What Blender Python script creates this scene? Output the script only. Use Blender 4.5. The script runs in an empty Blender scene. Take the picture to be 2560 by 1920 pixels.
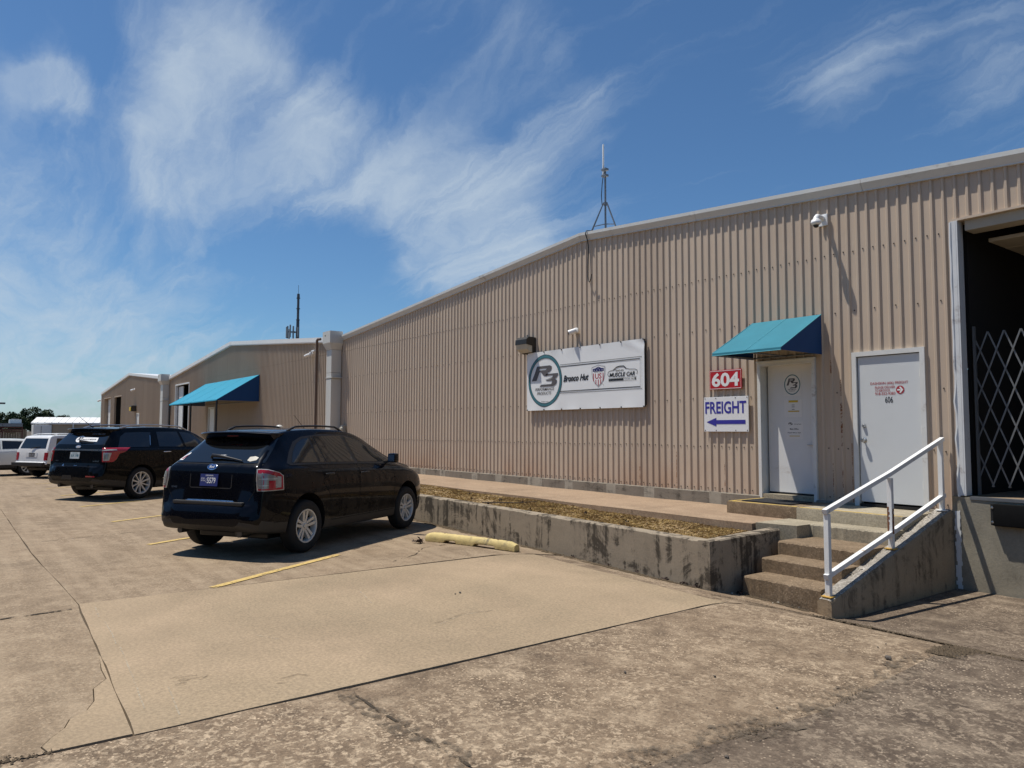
import bpy, bmesh, math, random
import numpy as np
from mathutils import Vector, Matrix
from mathutils.bvhtree import BVHTree
from mathutils.geometry import delaunay_2d_cdt

random.seed(7)
rng = np.random.RandomState(11)
SC = bpy.context.scene
COL = SC.collection
R = math.radians

# ------------------------------------------------------------------ camera
EYE, WALL = 1.66, 10.64                       # eye height, facade plane y
AL, PIT, ROL = R(37.09), R(3.633), R(0.157)
FPX = 1870.0
fwd = Vector((-math.cos(AL)*math.cos(PIT), math.sin(AL)*math.cos(PIT), math.sin(PIT)))
rgt = Vector((math.sin(AL), math.cos(AL), 0))
upv = rgt.cross(fwd)
rgt, upv = math.cos(ROL)*rgt+math.sin(ROL)*upv, -math.sin(ROL)*rgt+math.cos(ROL)*upv
cam = bpy.data.cameras.new('camera')
cam.sensor_width = 36.0
cam.lens = 36.0*FPX/2560.0
cam.clip_start, cam.clip_end = 0.05, 4000
camo = bpy.data.objects.new('camera', cam)
COL.objects.link(camo)
mw = Matrix((rgt, upv, -fwd)).transposed().to_4x4()
mw.translation = Vector((0, 0, EYE))
camo.matrix_world = mw
SC.camera = camo
def ray(px, py):                              # direction of a photo pixel (2560 x 1920)
    return (fwd + rgt*((px-1280)/FPX) - upv*((py-960)/FPX)).normalized()

# ------------------------------------------------------------------ sun, sky, exposure
SUNDIR = Vector((1.2, 1.0, -4.0)).normalized()          # the way the light travels
sl = bpy.data.lights.new('sun', 'SUN')
sl.energy = 5.0; sl.angle = R(0.53); sl.color = (1.0, 0.948, 0.872)
so = bpy.data.objects.new('sun', sl); COL.objects.link(so)
so.rotation_euler = SUNDIR.to_track_quat('-Z', 'Y').to_euler()
so.location = (-20, -15, 60)
w = bpy.data.worlds.new('World'); SC.world = w; w.use_nodes = True
nt = w.node_tree; nt.nodes.clear()
def N(t, nt=None, **kw):
    n = nt.nodes.new(t)
    for k, v in kw.items():
        if k.startswith('i_'):
            key = k[2:]
            n.inputs[int(key) if key.isdigit() else key.replace('_', ' ')].default_value = v
        else: setattr(n, k, v)
    return n
wo = N('ShaderNodeOutputWorld', nt); bg = N('ShaderNodeBackground', nt)
bg.inputs['Strength'].default_value = 0.085
sky = N('ShaderNodeTexSky', nt, sky_type='NISHITA', sun_disc=False)
sky.sun_elevation = math.asin(-SUNDIR.z)
sky.sun_rotation = math.atan2(-SUNDIR.x, -SUNDIR.y) % (2*math.pi)
sky.altitude = 200; sky.air_density = 1.0; sky.dust_density = 0.35; sky.ozone_density = 3.2
tc = N('ShaderNodeTexCoord', nt)
L = nt.links.new
def MATH(op, a, b=None, clamp=False, tree=None):
    tree = tree or nt
    n = tree.nodes.new('ShaderNodeMath'); n.operation = op; n.use_clamp = clamp
    for i, v in enumerate((a, b)):
        if v is None: continue
        if isinstance(v, (int, float)): n.inputs[i].default_value = v
        else: tree.links.new(v, n.inputs[i])
    return n.outputs[0]
# cirrus: soft banks around fixed sky directions, broken up by stretched noise that runs over the whole sky
BANKS = [(560,400,190,.70),(700,460,160,.62),(880,430,170,.75),(1050,490,160,.90),(1190,560,150,1.0),(1270,640,120,.9),(1150,640,110,.6),
         (370,430,130,.55),(470,470,110,.45),(600,290,140,.50),(540,150,110,.44),(480,50,90,.36),(380,135,75,.42),(700,210,90,.25),(620,60,80,.25),
         (30,212,44,.80),(95,200,40,.5),(140,250,42,.62),(175,295,34,.5),(20,300,70,.35),(1290,100,120,.34),(1400,230,90,.42),(1340,400,110,.55),(1150,300,130,.36),(1480,250,60,.3),(1430,120,60,.25),
         (1620,60,70,.32),(1410,590,80,.4),(1000,650,50,.45),(1500,390,60,.35),(1500,560,70,.35),(2060,215,75,.55),(2130,160,80,.5),(2240,120,80,.38),(2400,140,80,.38),(2530,110,80,.42),(1900,165,70,.22),(1980,230,70,.35),
         (60,900,300,.60),(330,940,260,.48),(20,640,140,.42),(130,740,150,.35),(650,960,220,.22),
         (630,600,130,-.55),(820,640,150,-.6),(230,520,110,-.35),(200,400,80,-.4),(930,180,120,-.3),(250,200,80,-.25),
         (-500,300,350,.5),(-900,700,400,.6),(3100,400,300,.4),(2900,-400,350,.5),(1300,-500,300,.4),(200,-700,350,.5)]
acc = None
warp = N('ShaderNodeTexNoise', nt, i_Scale=4.2, i_Detail=9.0, i_Roughness=.62)
L(tc.outputs['Generated'], warp.inputs['Vector'])
wv = N('ShaderNodeVectorMath', nt, operation='SUBTRACT'); L(warp.outputs['Color'], wv.inputs[0]); wv.inputs[1].default_value = (.5,.5,.5)
ws = N('ShaderNodeVectorMath', nt, operation='SCALE'); L(wv.outputs[0], ws.inputs[0]); ws.inputs['Scale'].default_value = .13
wa = N('ShaderNodeVectorMath', nt, operation='ADD'); L(tc.outputs['Generated'], wa.inputs[0]); L(ws.outputs[0], wa.inputs[1])
wn = N('ShaderNodeVectorMath', nt, operation='NORMALIZE'); L(wa.outputs[0], wn.inputs[0])
for (px, py, rad, amp) in BANKS:
    d = ray(px, py)
    dp = N('ShaderNodeVectorMath', nt, operation='DOT_PRODUCT'); L(wn.outputs[0], dp.inputs[0]); dp.inputs[1].default_value = d
    ang = rad/FPX
    e = MATH('MULTIPLY', MATH('SUBTRACT', dp.outputs['Value'], 1.0), 2.0/(ang*ang))
    g = MATH('MULTIPLY', MATH('POWER', 2.718, e), amp)
    acc = g if acc is None else MATH('ADD', acc, g)
# fibres: noise drawn out along the wind, on a flat layer far overhead
sx = N('ShaderNodeSeparateXYZ', nt); L(wn.outputs[0], sx.inputs[0])
dz_ = MATH('ADD', MATH('MAXIMUM', sx.outputs[2], 0.0), .12)
cb = N('ShaderNodeCombineXYZ', nt); L(MATH('DIVIDE', sx.outputs[0], dz_), cb.inputs[0]); L(MATH('DIVIDE', sx.outputs[1], dz_), cb.inputs[1])
mp = N('ShaderNodeMapping', nt); L(cb.outputs[0], mp.inputs['Vector'])
mp.inputs['Rotation'].default_value = (0, 0, R(38)); mp.inputs['Scale'].default_value = (.55, 2.6, 1)
f1 = N('ShaderNodeTexNoise', nt, i_Scale=1.7, i_Detail=11.0, i_Roughness=.64, i_Distortion=.9); L(mp.outputs[0], f1.inputs['Vector'])
f2 = N('ShaderNodeTexNoise', nt, i_Scale=1.1, i_Detail=8.0, i_Roughness=.6, i_Distortion=.5); L(cb.outputs[0], f2.inputs['Vector'])
cov = MATH('MULTIPLY', MATH('MINIMUM', acc, 1.05), .70)
fb = MATH('ADD', MATH('MULTIPLY', MATH('SUBTRACT', f1.outputs['Fac'], .5), 1.75), MATH('MULTIPLY', MATH('SUBTRACT', f2.outputs['Fac'], .5), .85))
sm = N('ShaderNodeMapRange', nt, interpolation_type='SMOOTHSTEP'); L(MATH('ADD', cov, fb), sm.inputs['Value'])
sm.inputs['From Min'].default_value = .02; sm.inputs['From Max'].default_value = 1.40; sm.inputs['To Max'].default_value = .84
op = sm.outputs[0]
mix = N('ShaderNodeMix', nt, data_type='RGBA')
L(op, mix.inputs[0])
tint = N('ShaderNodeMix', nt, data_type='RGBA', blend_type='MULTIPLY'); tint.inputs[0].default_value = 1.0
L(sky.outputs[0], tint.inputs[6]); tint.inputs[7].default_value = (.70, .96, 1.14, 1)
L(tint.outputs[2], mix.inputs[6]); mix.inputs[7].default_value = (6.3, 7.4, 8.5, 1)
L(mix.outputs[2], bg.inputs['Color']); L(bg.outputs[0], wo.inputs['Surface'])
SC.render.engine = 'CYCLES'
cy = SC.cycles; cy.max_bounces = 6; cy.diffuse_bounces = 3; cy.glossy_bounces = 3; cy.transmission_bounces = 2; cy.transparent_max_bounces = 6; cy.caustics_reflective = False; cy.caustics_refractive = False; cy.use_adaptive_sampling = True; cy.adaptive_threshold = .015
SC.view_settings.view_transform = 'Standard'; SC.view_settings.look = 'None'
SC.view_settings.exposure = 0.0; SC.view_settings.gamma = 1.0; SC.view_settings.use_curve_mapping = False

# ------------------------------------------------------------------ materials
def newmat(name):
    m = bpy.data.materials.new(name); m.use_nodes = True
    t = m.node_tree; t.nodes.clear()
    o = t.nodes.new('ShaderNodeOutputMaterial'); b = t.nodes.new('ShaderNodeBsdfPrincipled')
    t.links.new(b.outputs[0], o.inputs['Surface'])
    return m, t, b
def noise(t, vec, scale, detail=4, rough=.55, dist=0.0):
    n = t.nodes.new('ShaderNodeTexNoise'); n.inputs['Scale'].default_value = scale; n.inputs['Detail'].default_value = detail
    n.inputs['Roughness'].default_value = rough; n.inputs['Distortion'].default_value = dist
    if vec is not None: t.links.new(vec, n.inputs['Vector'])
    return n.outputs['Fac']
def ramp(t, fac, a, b, ca=0.0, cb=1.0):
    n = t.nodes.new('ShaderNodeMapRange'); n.interpolation_type = 'SMOOTHSTEP'
    t.links.new(fac, n.inputs['Value']); n.inputs['From Min'].default_value = a; n.inputs['From Max'].default_value = b
    n.inputs['To Min'].default_value = ca; n.inputs['To Max'].default_value = cb
    return n.outputs[0]
def mixc(t, fac, a, b, mode='MIX'):
    n = t.nodes.new('ShaderNodeMix'); n.data_type = 'RGBA'; n.blend_type = mode
    if isinstance(fac, (int, float)): n.inputs[0].default_value = fac
    else: t.links.new(fac, n.inputs[0])
    for i, v in ((6, a), (7, b)):
        if isinstance(v, tuple): n.inputs[i].default_value = (*v[:3], 1)
        else: t.links.new(v, n.inputs[i])
    return n.outputs[2]
def coords(t, scale=(1,1,1), rot=(0,0,0), kind='Object'):
    c = t.nodes.new('ShaderNodeTexCoord'); m = t.nodes.new('ShaderNodeMapping')
    t.links.new(c.outputs[kind], m.inputs['Vector']); m.inputs['Scale'].default_value = scale; m.inputs['Rotation'].default_value = rot
    return m.outputs[0]
def bump(t, b, h, strength=.3, dist=.01):
    n = t.nodes.new('ShaderNodeBump'); n.inputs['Strength'].default_value = strength; n.inputs['Distance'].default_value = dist
    t.links.new(h, n.inputs['Height']); t.links.new(n.outputs[0], b.inputs['Normal'])
def sc(c, k): return tuple(min(1, x*k) for x in c)
def plain(name, col, rough=.5, metal=0.0, var=.08, scale=6.0, spec=.5, coat=0.0, dirt=None, dirt_amt=.0, bmp=0.0):
    m, t, b = newmat(name)
    v = coords(t)
    n = noise(t, v, scale, 5, .6)
    c = mixc(t, n, sc(col, 1-var*1.6), sc(col, 1+var*1.6))
    if dirt:
        d = ramp(t, noise(t, v, scale*.6, 7, .68, .4), .62-dirt_amt*.3, .75)
        c = mixc(t, d, c, dirt)
    t.links.new(c, b.inputs['Base Color'])
    b.inputs['Roughness'].default_value = rough; b.inputs['Metallic'].default_value = metal
    b.inputs['Specular IOR Level'].default_value = spec; b.inputs['Coat Weight'].default_value = coat; b.inputs['Coat Roughness'].default_value = .04
    if bmp: bump(t, b, noise(t, v, scale*6, 4, .6), bmp, .004)
    return m
def concrete(name, base, light, dark, k=1.0, flake=.0, peb=.0, stain=.35, streak=None, bmp=.35, wet=None):
    m, t, b = newmat(name)
    v = coords(t)
    big = noise(t, v, .55, 5, .6, .3); mid = noise(t, v, 2.7*k, 8, .68, .2); fine = noise(t, v, 42, 7, .72)
    c = mixc(t, ramp(t, big, .36, .66), base, sc(base, .84))
    c = mixc(t, ramp(t, mid, .45, .75, 0, .8), c, light)
    c = mixc(t, ramp(t, mid, .50, .25, 0, .75), c, dark)
    h = fine
    if flake:
        fv = coords(t, (1, 1, 1), (0, 0, .5))
        f = noise(t, fv, 13*k, 10, .75, .6); zone = ramp(t, noise(t, v, .8, 3, .5), .36, .60)
        fm = MATH('MULTIPLY', ramp(t, f, .50, .57), zone, tree=t)
        c = mixc(t, MATH('MULTIPLY', fm, flake, tree=t), c, light)
        fd = noise(t, fv, 24*k, 8, .74, .8)
        c = mixc(t, MATH('MULTIPLY', ramp(t, fd, .56, .62), flake*.75, tree=t), c, dark)
        h = MATH('ADD', MATH('MULTIPLY', f, 1.3, tree=t), MATH('MULTIPLY', fine, .8, tree=t), tree=t)
    if peb:
        vo = t.nodes.new('ShaderNodeTexVoronoi'); vo.inputs['Scale'].default_value = 46; t.links.new(v, vo.inputs['Vector'])
        sel = t.nodes.new('ShaderNodeSeparateColor'); t.links.new(vo.outputs['Color'], sel.inputs[0])
        p = MATH('MULTIPLY', ramp(t, vo.outputs['Distance'], .36, .24), ramp(t, sel.outputs[0], .62, .66), tree=t)
        zone = ramp(t, noise(t, v, 1.1, 4, .6), .40, .60)
        p = MATH('MULTIPLY', MATH('MULTIPLY', p, zone, tree=t), peb, tree=t)
        c = mixc(t, p, c, sc(light, 1.45))
    g = mixc(t, ramp(t, fine, .30, .72), (.70,.70,.70), (1.22,1.2,1.18)); c = mixc(t, 1.0, c, g, 'MULTIPLY')
    if stain:
        s = ramp(t, noise(t, v, .95, 6, .62, .5), .56, .74, 0, stain); c = mixc(t, s, c, sc(dark, .62))
    if streak:
        sv = coords(t, streak); s = noise(t, sv, 1.0, 6, .6)
        c = mixc(t, ramp(t, s, .42, .68, 0, .3), c, sc(light, 1.06)); c = mixc(t, ramp(t, s, .5, .28, 0, .24), c, dark)
    t.links.new(c, b.inputs['Base Color']); b.inputs['Roughness'].default_value = .88; b.inputs['Specular IOR Level'].default_value = .25
    bump(t, b, h, bmp, .008)
    return m
def mildew(name, base, blk, vscale=(1.3, 1.3, .8), lo=.50, hi=.60, rub=None):
    """cast concrete with black growth in runs"""
    m, t, b = newmat(name)
    v = coords(t); sv = coords(t, (7, 7, .55)); bv = coords(t, vscale)
    c = mixc(t, noise(t, v, 3.0, 7, .65), sc(base, .72), sc(base, 1.25))
    run = noise(t, sv, 1.0, 7, .66); blot = noise(t, bv, 2.1, 12, .76, .7)
    f = MATH('ADD', MATH('MULTIPLY', blot, .62, tree=t), MATH('MULTIPLY', run, .38, tree=t), tree=t)
    c = mixc(t, ramp(t, f, lo, hi, 0, .86), c, blk)
    fine = noise(t, v, 45, 5, .7)
    c = mixc(t, 1.0, c, mixc(t, fine, (.72,.72,.72), (1.25,1.24,1.22)), 'MULTIPLY')
    if rub: c = mixc(t, ramp(t, noise(t, v, 5, 6, .65), .58, .68, 0, .7), c, rub)
    t.links.new(c, b.inputs['Base Color']); b.inputs['Roughness'].default_value = .9; b.inputs['Specular IOR Level'].default_value = .2
    bump(t, b, MATH('ADD', fine, MATH('MULTIPLY', blot, 1.2, tree=t), tree=t), .4, .008)
    return m
M = {}
def siding_mat(name, base, rust):
    m, t, b = newmat(name)
    v = coords(t); sv = coords(t, (9, 9, .35)); cc = t.nodes.new('ShaderNodeTexCoord'); sp = t.nodes.new('ShaderNodeSeparateXYZ')
    t.links.new(cc.outputs['Object'], sp.inputs[0])
    oi = t.nodes.new('ShaderNodeObjectInfo')
    c = mixc(t, noise(t, v, .8, 4, .6), sc(base, .93), sc(base, 1.07))
    c = mixc(t, oi.outputs['Random'], mixc(t, 1.0, c, (.94,.93,.92), 'MULTIPLY'), mixc(t, 1.0, c, (1.045,1.05,1.05), 'MULTIPLY'))
    st = noise(t, sv, 1.0, 6, .65)
    c = mixc(t, ramp(t, st, .54, .74, 0, .30), c, sc(base, .66))
    c = mixc(t, ramp(t, noise(t, coords(t, (3, 3, .9)), 1.3, 6, .65), .53, .72, 0, .26), c, sc(base, 1.2))
    # rusty wash splashed up along the foot of the wall
    low = ramp(t, sp.outputs['Z'], 1.55, -.05)
    wash = MATH('MULTIPLY', low, ramp(t, noise(t, coords(t, (1.6, 1.6, .8)), .9, 6, .62), .28, .74), tree=t)
    c = mixc(t, MATH('MULTIPLY', wash, rust, tree=t), c, (.40, .205, .105))
    t.links.new(c, b.inputs['Base Color']); b.inputs['Roughness'].default_value = .52; b.inputs['Specular IOR Level'].default_value = .35
    bump(t, b, noise(t, coords(t, (1, 1, .5)), 2.2, 3, .5), .22, .03)
    return m
M['siding'] = siding_mat('tan_siding', (.53, .428, .328), .85)
M['siding2'] = siding_mat('brown_siding', (.41, .322, .238), .40)
M['trim_white'] = plain('white_trim', (.74, .74, .72), .42, 0, .05, 3)
M['trim_grey'] = plain('grey_trim', (.60, .60, .57), .42, 0, .06, 3, dirt=(.33,.30,.26), dirt_amt=.1)
M['spout'] = plain('downspout_white', (.56, .55, .51), .45, 0, .05, 2, dirt=(.40,.37,.32), dirt_amt=.08)
M['roof'] = plain('roof_metal', (.72, .72, .72), .4, .2, .05, 2)
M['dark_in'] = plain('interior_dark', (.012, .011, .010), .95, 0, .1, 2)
M['beige_in'] = plain('overhead_door_beige', (.40, .36, .28), .6, 0, .06, 2)
M['door_white'] = plain('door_white', (.70, .70, .68), .45, 0, .035, 3, dirt=(.47,.43,.37), dirt_amt=.13)
M['door_grey'] = plain('door_pale_grey', (.62, .64, .64), .40, 0, .025, 2.5)
M['frame_white'] = plain('frame_white', (.66, .66, .63), .5, 0, .06, 7, dirt=(.36,.31,.26), dirt_amt=.1)
M['jamb_white'] = plain('jamb_scuffed_white', (.66, .67, .66), .45, 0, .08, 5, dirt=(.34,.31,.29), dirt_amt=.14, bmp=.1)
M['rail_white'] = plain('handrail_paint', (.74, .74, .72), .5, 0, .05, 9, dirt=(.45,.33,.20), dirt_amt=.05)
M['rust'] = plain('rust', (.20, .085, .04), .85, .1, .3, 20)
M['rust_yellow'] = plain('old_yellow_base', (.50, .30, .06), .8, 0, .25, 30)
M['steel'] = plain('brushed_steel', (.55, .55, .54), .28, 1.0, .05, 20)
M['galv'] = plain('galvanised', (.20, .21, .22), .5, .7, .15, 10)
M['gate'] = plain('gate_steel', (.17, .175, .175), .5, .3, .1, 10)
M['black'] = plain('black_rubber', (.008, .008, .008), .85, 0, .2, 12, spec=.1)
M['mat'] = plain('black_doormat', (.014, .014, .015), .95, 0, .3, 40, bmp=.4)
M['blackpl'] = plain('black_plastic', (.012, .012, .013), .42, 0, .1, 10)
M['wplastic'] = plain('white_plastic', (.78, .78, .77), .38, 0, .03, 6)
M['bronze'] = plain('dark_bronze', (.022, .021, .019), .5, .2, .15, 8)
M['lens_frost'] = plain('frosted_lens', (.46, .43, .35), .35, 0, .12, 9)
M['brown_pipe'] = plain('brown_pipe', (.10, .062, .045), .55, 0, .15, 8)
M['awn_a'] = plain('turquoise_canvas', (.030, .185, .245), .72, 0, .10, 3.5, spec=.25)
M['awn_b'] = plain('bright_blue_canvas', (.018, .255, .38), .62, 0, .06, 2, spec=.3)
M['awn_c'] = plain('deep_blue_canvas', (.008, .05, .16), .7, 0, .08, 3, spec=.25)
M['awn_seam'] = plain('faded_turquoise_welt', (.07, .33, .40), .7, 0, .1, 8)
M['banner'] = plain('vinyl_white', (.80, .81, .80), .5, 0, .025, 1.2)
M['sign_white'] = plain('sign_white', (.78, .78, .78), .4, 0, .02, 2)
M['sign_red'] = plain('sign_red', (.46, .012, .018), .4, 0, .04, 3)
M['ink_white'] = plain('ink_white', (.80, .80, .79), .5, 0, .02, 2)
M['ink_blue'] = plain('ink_blue', (.035, .03, .30), .5, 0, .04, 4)
M['ink_black'] = plain('ink_black', (.012, .012, .013), .5, 0, .05, 4)
M['ink_grey'] = plain('ink_grey', (.10, .09, .09), .5, 0, .25, 3)
M['ink_red'] = plain('ink_red', (.38, .018, .03), .5, 0, .05, 4)
M['ink_teal'] = plain('ink_teal', (.05, .17, .20), .5, 0, .25, 4)
M['ink_navy'] = plain('ink_navy', (.02, .02, .12), .5, 0, .05, 4)
M['ink_yellow'] = plain('ink_yellow', (.60, .42, .03), .6, 0, .1, 9)
M['paper'] = plain('paper', (.74, .73, .70), .7, 0, .03, 9)
M['ink_silver'] = plain('ink_silver', (.42, .42, .44), .5, 0, .2, 5)
M['yellow'] = plain('chipped_yellow_paint', (.52, .36, .09), .8, 0, .12, 9, dirt=(.30,.26,.20), dirt_amt=.26, bmp=.25)
M['stop_yellow'] = plain('wheel_stop_yellow', (.60, .47, .20), .9, 0, .16, 9, dirt=(.15,.125,.09), dirt_amt=.50, bmp=.8)
M['slab_new'] = concrete('slab_smooth_tan', (.338, .258, .166), (.405, .302, .198), (.285, .225, .146), .22, 0, 0, .05, (.12, .5, 1), .05)
M['slab_mid'] = concrete('slab_worn_tan', (.268, .198, .128), (.375, .290, .195), (.165, .119, .076), 1.3, .6, .45, .34, (.35, 5, 1), .35)
M['slab_old'] = concrete('slab_scaled_aggregate', (.225, .163, .106), (.45, .350, .238), (.082, .058, .039), 1.25, .95, .8, .45, None, .7)
M['slab_dark'] = concrete('slab_stained_aggregate', (.135, .101, .072), (.33, .262, .188), (.058, .043, .032), 1.25, .7, 1.0, .5, None, .7)
M['walk'] = concrete('walk_salmon', (.345, .248, .165), (.40, .295, .20), (.27, .19, .125), 1.2, 0, .15, .12, None, .22)
M['plat'] = concrete('platform_pale', (.36, .315, .23), (.44, .39, .29), (.26, .225, .165), 1.2, 0, 0, .18, None, .2)
M['step'] = concrete('step_brown', (.215, .155, .097), (.30, .225, .15), (.125, .09, .058), 2.0, .35, .7, .25, None, .6)
M['planter'] = mildew('planter_concrete', (.315, .262, .195), (.042, .035, .027), (.8, .8, .8), .495, .565)
M['plinth'] = mildew('plinth_concrete', (.235, .205, .165), (.06, .052, .042), (.9, .9, 2.5), .50, .63)
M['cheek'] = mildew('cheek_wall_concrete', (.335, .252, .162), (.075, .058, .040), (1.0, 1.0, 1.0), .49, .62)
M['cheek_top'] = concrete('cheek_broken_top', (.30, .275, .235), (.50, .47, .42), (.14, .12, .10), 2.5, .8, .6, .2, None, 1.0)
M['dock'] = mildew('dock_concrete', (.285, .258, .20), (.15, .132, .10), (.9, .9, .9), .52, .70)
def flecked(name, col, lo, hi, scale=22, rough=.9, var=.3):
    """colour that only covers part of the surface, in noise-shaped flecks"""
    m, t, b = newmat(name)
    v = coords(t); n = noise(t, v, scale*.8, 5, .6)
    t.links.new(mixc(t, n, sc(col, 1-var), sc(col, 1+var)), b.inputs['Base Color']); b.inputs['Roughness'].default_value = rough; b.inputs['Specular IOR Level'].default_value = .2
    a = MATH('ADD', MATH('MULTIPLY', noise(t, v, scale, 8, .7), .6, tree=t), MATH('MULTIPLY', noise(t, v, scale*.22, 4, .6), .4, tree=t), tree=t)
    t.links.new(ramp(t, a, lo, hi), b.inputs['Alpha'])
    bump(t, b, noise(t, v, scale*3, 4, .6), .4, .005)
    return m
M['ground_dirt'] = plain('joint_dirt', (.085, .066, .046), .95, 0, .35, 30, bmp=.5)
M['dirt'] = flecked('crack_dirt', (.060, .047, .033), .46, .54, 13)
M['dirt_dry'] = flecked('dry_mud', (.105, .078, .047), .42, .53, 16)
M['mudclod'] = plain('mud_clod', (.095, .068, .040), .95, 0, .4, 25)
M['seam'] = flecked('crack_stain', (.125, .098, .070), .46, .64, 17)
M['mud'] = flecked('seam_mud', (.070, .052, .032), .38, .48, 14)
M['line'] = flecked('worn_line_paint', (.56, .40, .15), .37, .50, 26, .85, .12)
M['soil'] = plain('dry_soil', (.27, .185, .090), .95, 0, .3, 9, bmp=.6, dirt=(.13,.088,.048), dirt_amt=.2)
M['far_ground'] = plain('far_ground', (.20, .17, .12), .9, 0, .2, .05)
M['leaf_dry'] = plain('dead_leaf', (.055, .032, .022), .8, 0, .3, 30)
M['stone'] = plain('stone', (.10, .085, .07), .85, 0, .3, 20)
M['stone_pale'] = plain('pale_chip', (.40, .36, .29), .85, 0, .2, 20)
def grassmat():
    m, t, b = newmat('dry_grass')
    n = noise(t, coords(t), 3.5, 5, .65); n2 = noise(t, coords(t), 90, 2, .5)
    c = mixc(t, ramp(t, n, .38, .64), (.30, .195, .080), (.52, .37, .150)); c = mixc(t, n2, sc((.6,.6,.6),1), (1.35,1.35,1.3)); 
    c = mixc(t, 1.0, mixc(t, ramp(t, n, .38, .64), (.30, .195, .080), (.52, .37, .150)), mixc(t, n2, (.6,.6,.6), (1.3,1.3,1.25)), 'MULTIPLY')
    t.links.new(c, b.inputs['Base Color']); b.inputs['Roughness'].default_value = .8; b.inputs['Specular IOR Level'].default_value = .2
    return m
M['grass'] = grassmat()
def leafmat(name, a, c2):
    m, t, b = newmat(name)
    oi = noise(t, coords(t), .9, 3, .6); n2 = noise(t, coords(t), 14, 2, .5)
    c = mixc(t, MATH('ADD', MATH('MULTIPLY', oi, .5, tree=t), MATH('MULTIPLY', n2, .5, tree=t), tree=t), a, c2)
    t.links.new(c, b.inputs['Base Color']); b.inputs['Roughness'].default_value = .7
    b.inputs['Specular IOR Level'].default_value = .2
    return m
M['leaf'] = leafmat('tree_leaf', (.016, .032, .012), (.060, .088, .034))
M['bark'] = plain('bark', (.06, .045, .032), .9, 0, .3, 6)
# vehicles
def paint(name, col, flake=0.0, rough=.16, coat=1.0):
    m, t, b = newmat(name)
    v = coords(t); n = noise(t, v, 2.2, 4, .6)
    t.links.new(mixc(t, n, sc(col, .85), sc(col, 1.15)), b.inputs['Base Color'])
    b.inputs['Roughness'].default_value = rough; b.inputs['Metallic'].default_value = flake
    b.inputs['Coat Weight'].default_value = coat; b.inputs['Coat Roughness'].default_value = .02; b.inputs['Coat IOR'].default_value = 1.31; b.inputs['Specular IOR Level'].default_value = .5 if max(col) > .1 else .04
    # dust film: roughness changes a little over the panels
    t.links.new(ramp(t, noise(t, v, 5, 6, .65), .35, .7, rough*.8, rough*1.5), b.inputs['Roughness'])
    return m
M['paint_navy'] = paint('navy_black_paint', (.0016, .0019, .0042), 0, .30, .75)
M['paint_black'] = paint('black_paint', (.0018, .0019, .0026), 0, .30, .75)
M['paint_white'] = paint('white_paint', (.72, .72, .71), 0, .35, .6)
M['paint_white2'] = paint('truck_white_paint', (.66, .66, .63), 0, .4, .6)
M['glass'] = plain('tinted_glass', (.006, .007, .008), .03, 0, .02, 1, spec=.6, coat=.3)
M['glass_side'] = plain('side_glass', (.009, .009, .010), .04, 0, .02, 1, spec=.85)
M['clad'] = plain('grey_plastic', (.022, .021, .021), .6, 0, .15, 9)
M['gap'] = plain('panel_gap', (.002, .002, .002), .9, 0, .1, 3)
M['tyre'] = plain('tyre_rubber', (.010, .010, .010), .85, 0, .2, 14)
M['alloy'] = plain('alloy', (.62, .61, .58), .40, .35, .05, 12)
M['alloy_dark'] = plain('wheel_shadow_steel', (.02, .02, .02), .7, .3, .1, 9)  # near-black steel of brake discs and axle
M['chrome'] = plain('chrome', (.75, .76, .78), .12, 1.0, .02, 3)
M['lamp_red'] = plain('tail_lamp_red', (.33, .012, .022), .18, 0, .08, 12, coat=.6)
M['lamp_clear'] = plain('tail_lamp_clear', (.42, .41, .38), .16, .25, .18, 22, coat=.6)
M['lamp_smoke'] = plain('tail_lamp_smoke', (.26, .25, .23), .2, .2, .2, 22, coat=.6)
M['plate_navy'] = plain('plate_navy', (.018, .03, .16), .5, 0, .1, 9)
M['plate_pale'] = plain('plate_pale', (.50, .56, .58), .5, 0, .06, 9)
M['plate_teal'] = plain('plate_teal', (.03, .15, .19), .5, 0, .1, 9)
M['emblem_blue'] = plain('emblem_blue', (.02, .06, .20), .3, .2, .05, 9, coat=.5)
M['chrome_dull'] = plain('exhaust_steel', (.10, .095, .09), .5, .8, .15, 14)
M['maroon'] = plain('maroon_steel', (.075, .020, .018), .6, 0, .15, 1)
M['grey_fascia'] = plain('grey_fascia', (.16, .19, .22), .6, 0, .08, .6)
M['far_tan'] = plain('far_tan_wall', (.36, .29, .21), .7, 0, .06, .5)
M['far_fence'] = plain('far_fence_slat', (.26, .22, .17), .8, 0, .2, .8)
M['tower_grey'] = plain('tower_grey', (.085, .095, .11), .6, .2, .1, .5)
M['tower_pale'] = plain('tower_antenna', (.22, .25, .27), .6, 0, .1, .5)

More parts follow.
